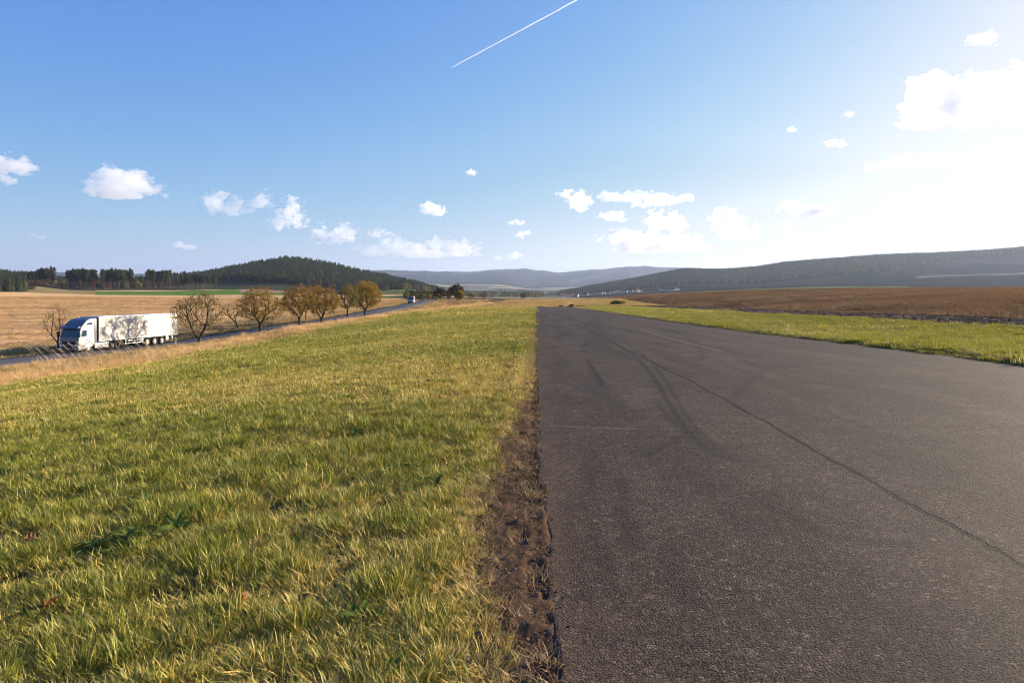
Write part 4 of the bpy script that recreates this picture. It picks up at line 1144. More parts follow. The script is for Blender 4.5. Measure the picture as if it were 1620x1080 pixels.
# ================================================================ VEHICLES
def bm_box(bm, x0, x1, y0, y1, z0, z1, bev=0.0, seg=2):
    r = bmesh.ops.create_cube(bm, size=1.0, matrix=Matrix.Translation(((x0 + x1) / 2, (y0 + y1) / 2, (z0 + z1) / 2)) @ Matrix.Diagonal((abs(x1 - x0), abs(y1 - y0), abs(z1 - z0), 1)))
    if bev > 0:
        es = {e for v in r['verts'] for e in v.link_edges}
        bmesh.ops.bevel(bm, geom=list(es), offset=bev, segments=seg, affect='EDGES', profile=0.6)

def bm_prism(bm, prof, y0, y1, bev=0.0, taper=None):
    """extrude an (x,z) outline across the width; taper(x,z) -> half-width scale"""
    f = (lambda x, z: 1.0) if taper is None else taper
    ym, hw = (y0 + y1) / 2, (y1 - y0) / 2
    a = [bm.verts.new((x, ym - hw * f(x, z), z)) for x, z in prof]; b = [bm.verts.new((x, ym + hw * f(x, z), z)) for x, z in prof]
    n = len(prof); fs = [bm.faces.new(a), bm.faces.new(list(reversed(b)))]
    for i in range(n): fs.append(bm.faces.new((a[i], b[i], b[(i + 1) % n], a[(i + 1) % n])))
    bmesh.ops.recalc_face_normals(bm, faces=fs)
    if bev > 0:
        es = [e for e in a[0].link_edges] and {e for v in a + b for e in v.link_edges if (e.verts[0] in a) == (e.verts[1] in a)}
        bmesh.ops.bevel(bm, geom=list(es), offset=bev, segments=3, affect='EDGES', profile=0.6)

def bm_cyl(bm, c, axis, r, L, n=28, r2=None, caps=True):
    q = Vector((0, 0, 1)).rotation_difference(Vector(axis)).to_matrix().to_4x4()
    bmesh.ops.create_cone(bm, cap_ends=caps, segments=n, radius1=r, radius2=r if r2 is None else r2, depth=L, matrix=Matrix.Translation(c) @ q)

def bm_obj(name, bm, m, parent, smooth=True, label=None):
    me = bpy.data.meshes.new(name); bm.to_mesh(me); bm.free()
    if smooth:
        me.polygons.foreach_set('use_smooth', np.ones(len(me.polygons), bool))
        me.set_sharp_from_angle(angle=math.radians(35))
    o = obj(name, me, m, parent)
    if label: o['label'] = label
    return o

M_WHITE = paint('white_paint', (0.37, 0.355, 0.33), 0.4, 0.4, 0.25, 1.5)
M_CURT = paint('trailer_curtain', (0.50, 0.48, 0.44), 0.6, 0.2, 0.85, 1.1, dirtcol=(0.16, 0.115, 0.08))
M_BLUE = paint('blue_paint', (0.085, 0.098, 0.125), 0.3, 0.5, 0.1, 2)
M_FRONT = paint('shaded_front_paint', (0.13, 0.145, 0.16), 0.35, 0.5, 0.15, 2)  # shade on the white cab's front, put into a darker blue-grey colour
M_BLACK = paint('black_plastic', (0.02, 0.02, 0.022), 0.55, 0.3, 0.3, 4)
M_CHASS = paint('chassis', (0.055, 0.052, 0.05), 0.6, 0.3, 0.4, 4)
M_TYRE = paint('tyre_rubber', (0.028, 0.027, 0.026), 0.85, 0.15, 0.6, 6, dirtcol=(0.14, 0.12, 0.1))
M_RIM = paint('rim_steel', (0.55, 0.54, 0.52), 0.4, 0.5, 0.4, 6, 0.2)
M_ALU = paint('aluminium', (0.55, 0.55, 0.54), 0.4, 0.5, 0.2, 5, 0.6)
M_RED = paint('red_lens', (0.35, 0.02, 0.015), 0.25, 0.5, 0.1, 3)
M_ORANGE = paint('amber_lens', (0.6, 0.2, 0.02), 0.25, 0.5, 0.1, 3)
M_LAMP = paint('lamp_glass', (0.7, 0.72, 0.74), 0.12, 0.6, 0.0, 3)
t = NT('windscreen_glass'); t.pbr((0.012, 0.045, 0.09), 0.06, spec=0.8); M_GLASS = t.m

def wheel(parent, x, side, r=0.50, w=0.30, rimcol=None, dual=False):
    y = side * (1.22 - w / 2)
    hub = empty('wheel'); hub.parent = parent
    bm = bmesh.new()
    prof = [(0.29, -w / 2), (r - 0.05, -w / 2), (r, -w / 2 + 0.05), (r, w / 2 - 0.05), (r - 0.05, w / 2), (0.29, w / 2)]
    n = 36; rings = []
    for k in range(n):
        a = 2 * math.pi * k / n
        rings.append([bm.verts.new((x + rr * math.cos(a), y + yy, r + rr * math.sin(a))) for rr, yy in prof])
    for k in range(n):
        A, B = rings[k], rings[(k + 1) % n]
        for i in range(5): bm.faces.new((A[i], A[i + 1], B[i + 1], B[i]))
    bmesh.ops.recalc_face_normals(bm, faces=bm.faces[:])
    bm_obj('tyre', bm, M_TYRE, hub)
    bm = bmesh.new()
    face = y + side * (w / 2 - (0.12 if dual else 0.04))
    for k in range(n):
        pass
    bm_cyl(bm, (x, face - side * 0.05, r), (0, 1, 0), 0.295, 0.10, 32)
    bm_cyl(bm, (x, face + side * 0.03, r), (0, 1, 0), 0.13, 0.12, 20, 0.13)
    for k in range(10):
        a = 2 * math.pi * k / 10
        bm_cyl(bm, (x + 0.2 * math.cos(a), face + side * 0.01, r + 0.2 * math.sin(a)), (0, 1, 0), 0.022, 0.05, 6)
    nf = len(bm.faces)
    for k in range(10):      # dark hand holes
        a = 2 * math.pi * (k + 0.5) / 10
        bm_cyl(bm, (x + 0.235 * math.cos(a), face + side * 0.002, r + 0.235 * math.sin(a)), (0, 1, 0), 0.03, 0.008, 8)
    bm.faces.ensure_lookup_table()
    for f in bm.faces[nf:]: f.material_index = 1
    bm_obj('rim', bm, (M_RIM, M_BLACK), hub)
    return hub

def arc(cx, cz, r, a0, a1, n=9):
    return [(cx + r * math.cos(math.radians(a0 + (a1 - a0) * k / (n - 1))), cz + r * math.sin(math.radians(a0 + (a1 - a0) * k / (n - 1)))) for k in range(n)]

def build_truck(front_left, direction):
    dx, dy = direction; L = math.hypot(dx, dy); dx, dy = dx / L, dy / L
    # local: +x forward, +y the driver's (visible) side; origin under the front bumper, centre line
    fwd = Vector((-dx, -dy, 0)); left = Vector((-fwd.y, fwd.x, 0))
    p = Vector((front_left[0], front_left[1], 0)) - left * 1.25
    zf = float(road_z(p.y)[0]) + 0.075; pr = p - fwd * 16; zr = float(road_z(pr.y)[0]) + 0.075
    root = empty('articulated_truck', (p.x, p.y, zf))
    root.rotation_euler = (0, math.atan2(zr - zf, 16.0), math.atan2(fwd.y, fwd.x))
    tag(root, 'long dirty white articulated truck with a tree shadow on its trailer, driving on the road', 'truck')
    # ---- cab shell
    bm = bmesh.new()
    prof = [(0.0, 0.42), (0.04, 1.25), (-0.02, 1.72), (-0.34, 2.80), (-0.50, 2.98), (-2.22, 3.02), (-2.24, 1.0), (-1.99, 0.62)] + arc(-1.38, 0.50, 0.60, 12, 168, 9) + [(-0.72, 0.40)]
    bm_prism(bm, prof, -1.25, 1.25, 0.05, lambda x, z: 1.0 if z < 1.7 else 1.0 - 0.025 * (z - 1.7))
    cab = bm_obj('cab', bm, M_WHITE, root)
    bm = bmesh.new()       # high roof with its air deflector
    bm_prism(bm, [(-0.44, 2.96), (-0.62, 3.18), (-1.05, 3.52), (-1.55, 3.76), (-2.25, 3.88), (-2.25, 2.99)], -1.19, 1.19, 0.09, lambda x, z: 1.0 - 0.06 * max(0, z - 3.0))
    bm_obj('roof_fairing', bm, M_BLUE, root)
    for s in (-1, 1):      # white cheeks of the high roof
        bm = bmesh.new(); bm_prism(bm, [(-0.55, 3.0), (-0.72, 3.19), (-1.12, 3.49), (-1.58, 3.68), (-2.2, 3.77), (-2.2, 3.0)], s * 1.205 - 0.012, s * 1.205 + 0.012)
        bm_obj('roof_side_panel', bm, M_WHITE, root)
        bm = bmesh.new(); bm_prism(bm, [(-1.05, 3.12), (-1.28, 3.34), (-1.9, 3.36), (-1.9, 3.12)], s * 1.222 - 0.006, s * 1.222 + 0.006, 0)
        bm_obj('roof_side_window', bm, M_GLASS, root)
    bm = bmesh.new()       # side deflectors closing the gap to the trailer
    for s in (-1, 1): bm_box(bm, -2.62, -2.25, s * 1.19 - 0.02, s * 1.19 + 0.02, 1.05, 3.75, 0.01)
    bm_box(bm, -2.62, -2.25, -1.17, 1.17, 3.72, 3.82, 0.02)
    bm_obj('side_deflector', bm, M_BLUE, root)
    # ---- front
    bm = bmesh.new()
    q = [(0.005, 1.76, 1.13), (-0.325, 2.78, 1.08)]
    rows = []
    for k in range(5):
        u = k / 4; z = q[0][1] + (q[1][1] - q[0][1]) * u; hw = q[0][2] + (q[1][2] - q[0][2]) * u
        x = q[0][0] + (q[1][0] - q[0][0]) * u + 0.005
        rows.append([bm.verts.new((x + 0.045 * (1 - (v / 4) ** 2), hw * v / 4, z)) for v in range(-4, 5)])
    for k in range(4):
        for v in range(8): bm.faces.new((rows[k][v], rows[k][v + 1], rows[k + 1][v + 1], rows[k + 1][v]))
    bmesh.ops.recalc_face_normals(bm, faces=bm.faces[:])
    r = bmesh.ops.extrude_face_region(bm, geom=bm.faces[:]); bmesh.ops.translate(bm, verts=[e for e in r['geom'] if isinstance(e, bmesh.types.BMVert)], vec=(-0.04, 0, 0))
    bmesh.ops.recalc_face_normals(bm, faces=bm.faces[:])
    ws = bm_obj('windscreen', bm, M_GLASS, root)
    bm = bmesh.new()
    for yy in (-0.55, 0.45):
        bm = bmesh.new()
        q = Matrix.Translation((0.075, yy, 1.98)) @ Matrix.Rotation(math.radians(62 if yy < 0 else 62), 4, 'X') @ Matrix.Rotation(math.radians(-17), 4, 'Y')
        bmesh.ops.create_cube(bm, size=1, matrix=q @ Matrix.Diagonal((0.02, 0.025, 0.8, 1)))
        bm_obj('wiper', bm, M_BLACK, ws)
    bm = bmesh.new(); bm_prism(bm, [(-0.26, 2.82), (0.06, 2.72), (0.08, 2.78), (-0.2, 3.0), (-0.34, 3.02)], -1.16, 1.16, 0.02)
    bm_obj('sun_visor', bm, M_BLUE, root)
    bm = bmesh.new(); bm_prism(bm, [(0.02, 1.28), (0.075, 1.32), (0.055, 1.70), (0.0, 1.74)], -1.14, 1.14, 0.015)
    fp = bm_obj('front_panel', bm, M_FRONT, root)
    gr = bmesh.new(); bm_prism(gr, [(0.03, 0.98), (0.072, 0.98), (0.076, 1.28), (0.03, 1.28)], -0.86, 0.86, 0.01)
    g = bm_obj('grille', gr, M_BLACK, root)
    bm = bmesh.new()
    for z in (1.03, 1.10, 1.17, 1.24): bm_box(bm, 0.07, 0.088, -0.82, 0.82, z - 0.012, z + 0.012, 0.004, 1)
    bm_obj('slat', bm, M_CHASS, g)
    bm = bmesh.new(); bm_box(bm, 0.085, 0.10, -0.02, 0.02, 1.02, 1.26)      # maker's round badge with its diagonal bar, unlettered
    bm_cyl(bm, (0.095, 0, 1.15), (1, 0, 0), 0.085, 0.02, 24)
    bm_obj('badge', bm, M_ALU, g)
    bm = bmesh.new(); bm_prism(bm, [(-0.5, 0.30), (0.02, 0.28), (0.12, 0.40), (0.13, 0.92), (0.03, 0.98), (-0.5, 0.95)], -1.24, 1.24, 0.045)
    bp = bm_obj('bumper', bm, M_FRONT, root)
    bm = bmesh.new(); bm_box(bm, 0.12, 0.145, -0.72, 0.72, 0.62, 0.82, 0.02)
    bm_obj('air_intake', bm, M_BLACK, bp)
    for s in (-1, 1):
        bm = bmesh.new(); bm_box(bm, 0.09, 0.15, s * 1.16 if s < 0 else 0.78, -0.78 if s < 0 else 1.16, 0.72, 0.92, 0.03)
        bm_obj('headlight', bm, M_LAMP, root)
        bm = bmesh.new(); bm_box(bm, 0.10, 0.148, s * 0.98 - 0.08, s * 0.98 + 0.08, 0.44, 0.54, 0.02)
        bm_obj('fog_lamp', bm, M_LAMP, root)
    # ---- sides
    for s in (-1, 1):
        y = s * 1.25
        bm = bmesh.new(); bm_prism(bm, [(-0.16, 1.05), (-0.17, 1.78), (-0.48, 2.72), (-1.24, 2.74), (-1.24, 1.10), (-0.80, 1.04)], y - 0.006, y + 0.014, 0.006)
        d = bm_obj('door', bm, M_WHITE, root)
        bm = bmesh.new(); bm_prism(bm, [(-0.27, 1.80), (-0.50, 2.52), (-1.08, 2.52), (-1.08, 1.86)], y + s * 0.014 - 0.008, y + s * 0.014 + 0.008, 0.004)
        bm_obj('side_window', bm, M_GLASS, d)
        bm = bmesh.new(); bm_box(bm, -1.20, -1.02, y + s * 0.012, y + s * 0.05, 1.38, 1.43, 0.01)
        bm_obj('handle', bm, M_BLACK, d)
        bm = bmesh.new()
        bm_box(bm, 0.02, 0.14, y + s * 0.14 - 0.09, y + s * 0.14 + 0.09, 1.74, 2.42, 0.03)
        bm_box(bm, -0.06, 0.06, y + s * 0.02 - 0.05, y + s * 0.1 + 0.04, 2.30, 2.36, 0.01); bm_box(bm, -0.06, 0.06, y + s * 0.02 - 0.05, y + s * 0.1 + 0.04, 1.80, 1.86, 0.01)
        bm_obj('mirror', bm, M_BLACK, root)
        bm = bmesh.new()
        for z, x0 in ((0.46, -0.72), (0.72, -0.74)): bm_box(bm, x0, -0.30, y - s * 0.02, y + s * 0.012, z, z + 0.15, 0.015)
        bm_obj('step', bm, M_CHASS, root)
        bm = bmesh.new(); bm_prism(bm, arc(-1.38, 0.52, 0.66, 8, 172, 11) + list(reversed(arc(-1.38, 0.52, 0.60, 8, 172, 11))), y - 0.03, y + 0.022)
        bm_obj('wheel_arch', bm, M_BLACK, root)
        bm = bmesh.new(); bm_box(bm, -4.36, -2.28, y - s * 0.10, y, 0.34, 0.98, 0.04)
        sk = bm_obj('side_skirt', bm, M_WHITE, root)
        bm = bmesh.new(); bm_box(bm, -3.30, -3.02, y - s * 0.02, y + s * 0.006, 0.62, 0.76, 0.01)
        bm_obj('hatch', bm, M_CHASS, sk)
        bm = bmesh.new(); bm_prism(bm, arc(-5.1, 0.52, 0.64, 15, 165, 11) + list(reversed(arc(-5.1, 0.52, 0.58, 15, 165, 11))), s * 0.93 - 0.3, s * 0.93 + 0.3)
        bm_obj('mudguard', bm, M_BLACK, root)
    # ---- tractor chassis
    bm = bmesh.new()
    for s in (-0.42, 0.42): bm_box(bm, -6.1, -0.6, s - 0.05, s + 0.05, 0.72, 0.98)
    bm_box(bm, -4.2, -2.35, -1.05, 1.05, 0.45, 0.92, 0.05); bm_box(bm, -2.2, -0.2, -0.9, 0.9, 0.55, 1.1)
    bm_cyl(bm, (-5.1, 0, 0.5), (0, 1, 0), 0.09, 2.0, 12); bm_cyl(bm, (-1.38, 0, 0.5), (0, 1, 0), 0.08, 2.0, 12)
    bm_cyl(bm, (-5.0, 0, 1.10), (0, 0, 1), 0.5, 0.14, 20)
    bm_obj('tractor_chassis', bm, M_CHASS, root, False)
    for s in (-1, 1):
        wheel(root, -1.38, s); wheel(root, -5.1, s, dual=True, w=0.34)
    # ---- trailer
    bm = bmesh.new(); bm_box(bm, -16.5, -2.86, -1.25, 1.25, 1.16, 3.98, 0.03)
    box = bm_obj('trailer_body', bm, M_CURT, root)
    bm = bmesh.new(); bm_box(bm, -16.52, -2.845, -1.262, 1.262, 3.93, 4.0, 0.012); bm_box(bm, -16.52, -2.845, -1.262, 1.262, 1.10, 1.19, 0.012)
    bm_obj('trailer_rail', bm, M_ALU, box)
    bm = bmesh.new()
    for k in range(15):
        for s in (-1, 1):
            x = -3.4 - k * 0.9
            bm_box(bm, x - 0.018, x + 0.018, s * 1.264 - 0.004, s * 1.264 + 0.004, 1.14, 1.42); bm_box(bm, x - 0.03, x + 0.03, s * 1.268 - 0.008, s * 1.268 + 0.008, 1.26, 1.34)
    [setattr(f, 'material_index', 1) for f in bm.faces]
    bo = box.data; b2 = bmesh.new(); b2.from_mesh(bo); tmp = bpy.data.meshes.new('t'); bm.to_mesh(tmp); bm.free(); b2.from_mesh(tmp); b2.to_mesh(bo); b2.free(); bo.materials.append(M_CHASS)
    bm = bmesh.new(); bm_box(bm, -2.87, -2.845, -1.20, 1.20, 1.22, 3.9, 0.01); bm_obj('headboard', bm, M_CHASS, box)
    bm = bmesh.new()
    for yy in (-0.62, 0.62): bm_box(bm, -16.535, -16.50, yy - 0.60, yy + 0.60, 1.22, 3.9, 0.01)
    bm_obj('rear_door', bm, M_WHITE, box)
    bm = bmesh.new()
    for s in (-0.5, 0.5): bm_box(bm, -16.3, -4.2, s - 0.05, s + 0.05, 0.86, 1.10)
    for x in np.arange(-15.8, -4.4, 1.2): bm_box(bm, x - 0.05, x + 0.05, -1.2, 1.2, 1.02, 1.10)
    for x in (-10.85, -12.2, -13.55): bm_cyl(bm, (x, 0, 0.5), (0, 1, 0), 0.08, 2.0, 12); bm_box(bm, x - 0.3, x + 0.1, -0.55, 0.55, 0.5, 0.9)
    bm_obj('trailer_chassis', bm, M_CHASS, root, False)
    for x in (-10.85, -12.2, -13.55):
        for s in (-1, 1): wheel(root, x, s, w=0.36)
    for s in (-1, 1):
        y = s * 1.2
        bm = bmesh.new()
        for z in (0.56, 0.88): bm_box(bm, -10.2, -7.0, y - 0.02, y + 0.02, z - 0.055, z + 0.055, 0.01)
        for x in (-7.2, -8.6, -10.0): bm_box(bm, x - 0.03, x + 0.03, y - s * 0.05 - 0.02, y - s * 0.05 + 0.02, 0.5, 1.12)
        bm_obj('side_guard', bm, M_ALU, root)
        bm = bmesh.new()
        bm_box(bm, -6.35, -6.2, s * 0.9 - 0.07, s * 0.9 + 0.07, 0.25, 1.1); bm_box(bm, -6.45, -6.1, s * 0.9 - 0.14, s * 0.9 + 0.14, 0.20, 0.26)
        bm_obj('landing_leg', bm, M_CHASS, root)
        bm = bmesh.new(); bm_box(bm, -14.75, -14.27, y - s * 0.32, y + 0.02 * s, 0.5, 1.0, 0.03); bm_obj('storage_box', bm, M_ALU, root)
        bm = bmesh.new(); bm_box(bm, -14.24, -14.20, s * 0.75, s * 1.2, 0.22, 1.08); bm_obj('mud_flap', bm, M_BLACK, root)
        bm = bmesh.new(); bm_box(bm, -16.52, -16.44, s * 1.15 - 0.09, s * 1.15 + 0.09, 0.78, 0.94, 0.02); bm_obj('tail_light', bm, M_RED, root)
    bm = bmesh.new(); bm_cyl(bm, (-8.6, 0.2, 0.75), (0, 1, 0), 0.32, 1.3, 18); bm_obj('spare_wheel_carrier', bm, M_BLACK, root)
    bm = bmesh.new(); bm_box(bm, -16.5, -16.38, -1.2, 1.2, 0.52, 0.64, 0.02); bm_box(bm, -16.44, -16.3, -0.55, -0.45, 0.6, 1.1); bm_box(bm, -16.44, -16.3, 0.45, 0.55, 0.6, 1.1); bm_obj('rear_bumper', bm, M_ALU, root)
    return root
build_truck((-51.2, 77.0), (0.16, 0.987))

# ---- white van coming over the rise
M_VAN = paint('van_paint', (0.30, 0.27, 0.23), 0.45, 0.3, 0.2, 1.5)
def build_van(px, Y):
    X = ux(px) * Y
    d = Vector((float(road_x(Y + 2)[0] - road_x(Y - 2)[0]), 4, 0)).normalized(); fwd = -d
    X = float(road_x(Y)[0]) - 1.2
    root = empty('delivery_van', (X, Y, float(road_z(Y)[0]) + 0.07), math.atan2(fwd.y, fwd.x))
    tag(root, 'small white van with a dark windscreen coming down the road in the distance', 'van')
    bm = bmesh.new()
    bm_prism(bm, [(0.0, 0.32), (0.04, 0.80), (-0.10, 1.10), (-0.95, 1.36), (-1.55, 2.25), (-1.9, 2.42), (-5.4, 2.42), (-5.5, 2.2), (-5.5, 0.32)], -1.0, 1.0, 0.07, lambda x, z: 1.0 if z < 1.2 else 1.0 - 0.09 * (z - 1.2))
    bm_obj('body', bm, M_VAN, root)
    bm = bmesh.new()
    v = [bm.verts.new(c) for c in ((-0.93, -0.86, 1.40), (-0.93, 0.86, 1.40), (-1.50, 0.78, 2.22), (-1.50, -0.78, 2.22))]
    f = bm.faces.new(v); r = bmesh.ops.extrude_face_region(bm, geom=[f]); bmesh.ops.translate(bm, verts=[e for e in r['geom'] if isinstance(e, bmesh.types.BMVert)], vec=(0.05, 0, 0.03)); bmesh.ops.recalc_face_normals(bm, faces=bm.faces[:])
    bm_obj('windscreen', bm, M_GLASS, root)
    bm = bmesh.new(); bm_box(bm, -0.05, 0.075, -0.55, 0.55, 0.62, 0.86, 0.03); bm_obj('grille', bm, M_BLACK, root)
    bm = bmesh.new(); bm_box(bm, -0.3, 0.10, -0.99, 0.99, 0.28, 0.52, 0.05); bm_obj('bumper', bm, M_BLACK, root)
    for s in (-1, 1):
        bm = bmesh.new(); bm_box(bm, -0.22, 0.05, s * 0.8 - 0.16, s * 0.8 + 0.16, 0.72, 0.96, 0.05); bm_obj('headlight', bm, M_LAMP, root)
        bm = bmesh.new(); bm_prism(bm, [(-1.25, 1.38), (-1.68, 2.0), (-2.3, 2.0), (-2.3, 1.38)], s * 0.975 - 0.02, s * 0.975 + 0.02); bm_obj('side_window', bm, M_GLASS, root)
        bm = bmesh.new(); bm_box(bm, -1.35, -1.2, s * 1.1 - 0.09, s * 1.1 + 0.09, 1.36, 1.66, 0.03); bm_obj('mirror', bm, M_BLACK, root)
        for x in (-0.95, -4.4):
            w = empty('wheel'); w.parent = root
            bm = bmesh.new(); bm_cyl(bm, (x, s * 0.90, 0.34), (0, 1, 0), 0.34, 0.24, 24); bm_obj('tyre', bm, M_TYRE, w)
            bm = bmesh.new(); bm_cyl(bm, (x, s * 0.97, 0.34), (0, 1, 0), 0.2, 0.13, 20); bm_obj('rim', bm, M_RIM, w)
build_van(651, 232)

# ---- roadside post by the rear of the trailer
def delineator(px, Y, label):
    X = ux(px) * Y
    root = empty('marker_post', (X, Y, tz(X, Y) - 0.05)); tag(root, label, 'post')
    bm = bmesh.new()
    bm_prism(bm, [(-0.03, 0), (0.03, 0), (0.035, 1.02), (-0.025, 1.10)], -0.06, 0.06, 0.012); bm_obj('post', bm, M_WHITE, root)
    bm = bmesh.new(); bm_prism(bm, [(-0.034, 0.74), (0.038, 0.74), (0.039, 0.94), (-0.033, 0.94)], -0.065, 0.065, 0.006); bm_obj('black_band', bm, M_BLACK, root)
    bm = bmesh.new(); bm_box(bm, -0.04, 0.044, -0.025, 0.025, 0.76, 0.92, 0.004); bm_obj('reflector', bm, M_ORANGE, root)
delineator(278, 89.5, 'white marker post at the road edge beside the trailer rear')
# ================================================================ CLOUDS AND CONTRAIL (volumes high above the haze)
import openvdb as vdb
def cloud_material(name, dens, g=0.55, col=(0.995, 0.995, 0.995)):
    t = NT(name); t.t.nodes.clear()
    out = t.t.nodes.new('ShaderNodeOutputMaterial'); v = t.t.nodes.new('ShaderNodeVolumeScatter')
    v.inputs['Color'].default_value = (*col, 1); v.inputs['Density'].default_value = dens; v.inputs['Anisotropy'].default_value = g
    t.t.links.new(v.outputs[0], out.inputs['Volume']); return t.m

def cloud(px, py, w, h, label, seed, flat=0.25, breakup=0.5, dens=1.0, lobes=None, tiltx=0.0, base=1500.0):
    """a heap cloud seen at a photo pixel, put at the height of the cloud base"""
    v = (HY - py) / F
    Y = float(np.clip(base / v, 4000, 26000))
    mpp = Y / F
    W, H = w * mpp, h * mpp
    r = np.random.default_rng(seed)
    n = 130 if w > 60 else 84
    nx = n; ny = int(n * 0.6); nz = max(int(n * h / w * 1.25), 20)
    vox = W * 1.25 / nx
    D = 0.55 * W
    gx_, gy_, gz_ = np.meshgrid((np.arange(nx) - nx / 2) * vox, (np.arange(ny) - ny / 2) * (D * 1.25 / ny), (np.arange(nz) - nz / 2) * (H * 1.35 / nz), indexing='ij')
    if lobes is None:
        k = r.integers(4, 7)
        lobes = [(r.uniform(-0.33, 0.33), r.uniform(-0.28, 0.18), r.uniform(0.12, 0.24), r.uniform(0.22, 0.38)) for _ in range(k)]
    f = np.full(gx_.shape, -1e9)
    for (lx, lz, rx, rz) in lobes:
        yy = r.uniform(-0.12, 0.12)
        q = np.sqrt(((gx_ / W - lx) / rx) ** 2 + ((gy_ / D - yy) / (rx * 1.3)) ** 2 + ((gz_ / H - lz - tiltx * lx) / rz) ** 2)
        f = np.maximum(f, 1 - q)
    s = min(W / 7.5, 260.0 if w > 40 else W / 5)
    o = r.uniform(0, 99, 3)
    nz1 = fbm(gx_ / s + o[0], gy_ / s + o[1], gz_ / (s * 0.8) + o[2], octaves=5, seed=seed, gain=0.62) - 0.5
    bil = 1 - np.abs(2 * fbm(gx_ / (s * 0.55) + o[1], gy_ / (s * 0.55) + o[2], gz_ / (s * 0.5) + o[0], octaves=2, seed=seed + 7) - 1)
    f = f + breakup * 6.6 * nz1 + 0.5 * breakup * (bil - 0.75) - 0.18
    f = f - 0.8 * sstep(-0.30, -0.52, gz_ / H) * flat * 3
    f = np.where((np.abs(gx_) > W * 0.61) | (np.abs(gz_) > H * 0.66) | (np.abs(gy_) > D * 0.61), -1, f)
    g = vdb.FloatGrid(); g.copyFromArray(np.ascontiguousarray(-f.astype(np.float32)))
    pts, tris, quads = g.convertToPolygons(isovalue=0.0, adaptivity=0.0)
    if len(quads) + len(tris) < 8: return
    P = np.empty((len(pts), 3)); P[:, 0] = (pts[:, 0] - nx / 2) * vox; P[:, 1] = (pts[:, 1] - ny / 2) * (D * 1.25 / ny); P[:, 2] = (pts[:, 2] - nz / 2) * (H * 1.35 / nz)
    T = np.concatenate([np.asarray(quads, int)[:, [0, 1, 2]], np.asarray(quads, int)[:, [0, 2, 3]]] + ([np.asarray(tris, int)] if len(tris) else []))
    vol = np.einsum('ij,ij->i', P[T[:, 0]], np.cross(P[T[:, 1]], P[T[:, 2]])).sum()
    if vol < 0: T = T[:, ::-1]
    me = mesh_np('cloud', P, np.ascontiguousarray(T))
    mat = cloud_material('cloud_%d' % seed, dens * 4.5 / W)
    ob = obj('cloud', me, mat, None, (ux(px) * Y, Y, zat(py, Y)))
    tag(ob, label, 'cloud')
    return ob

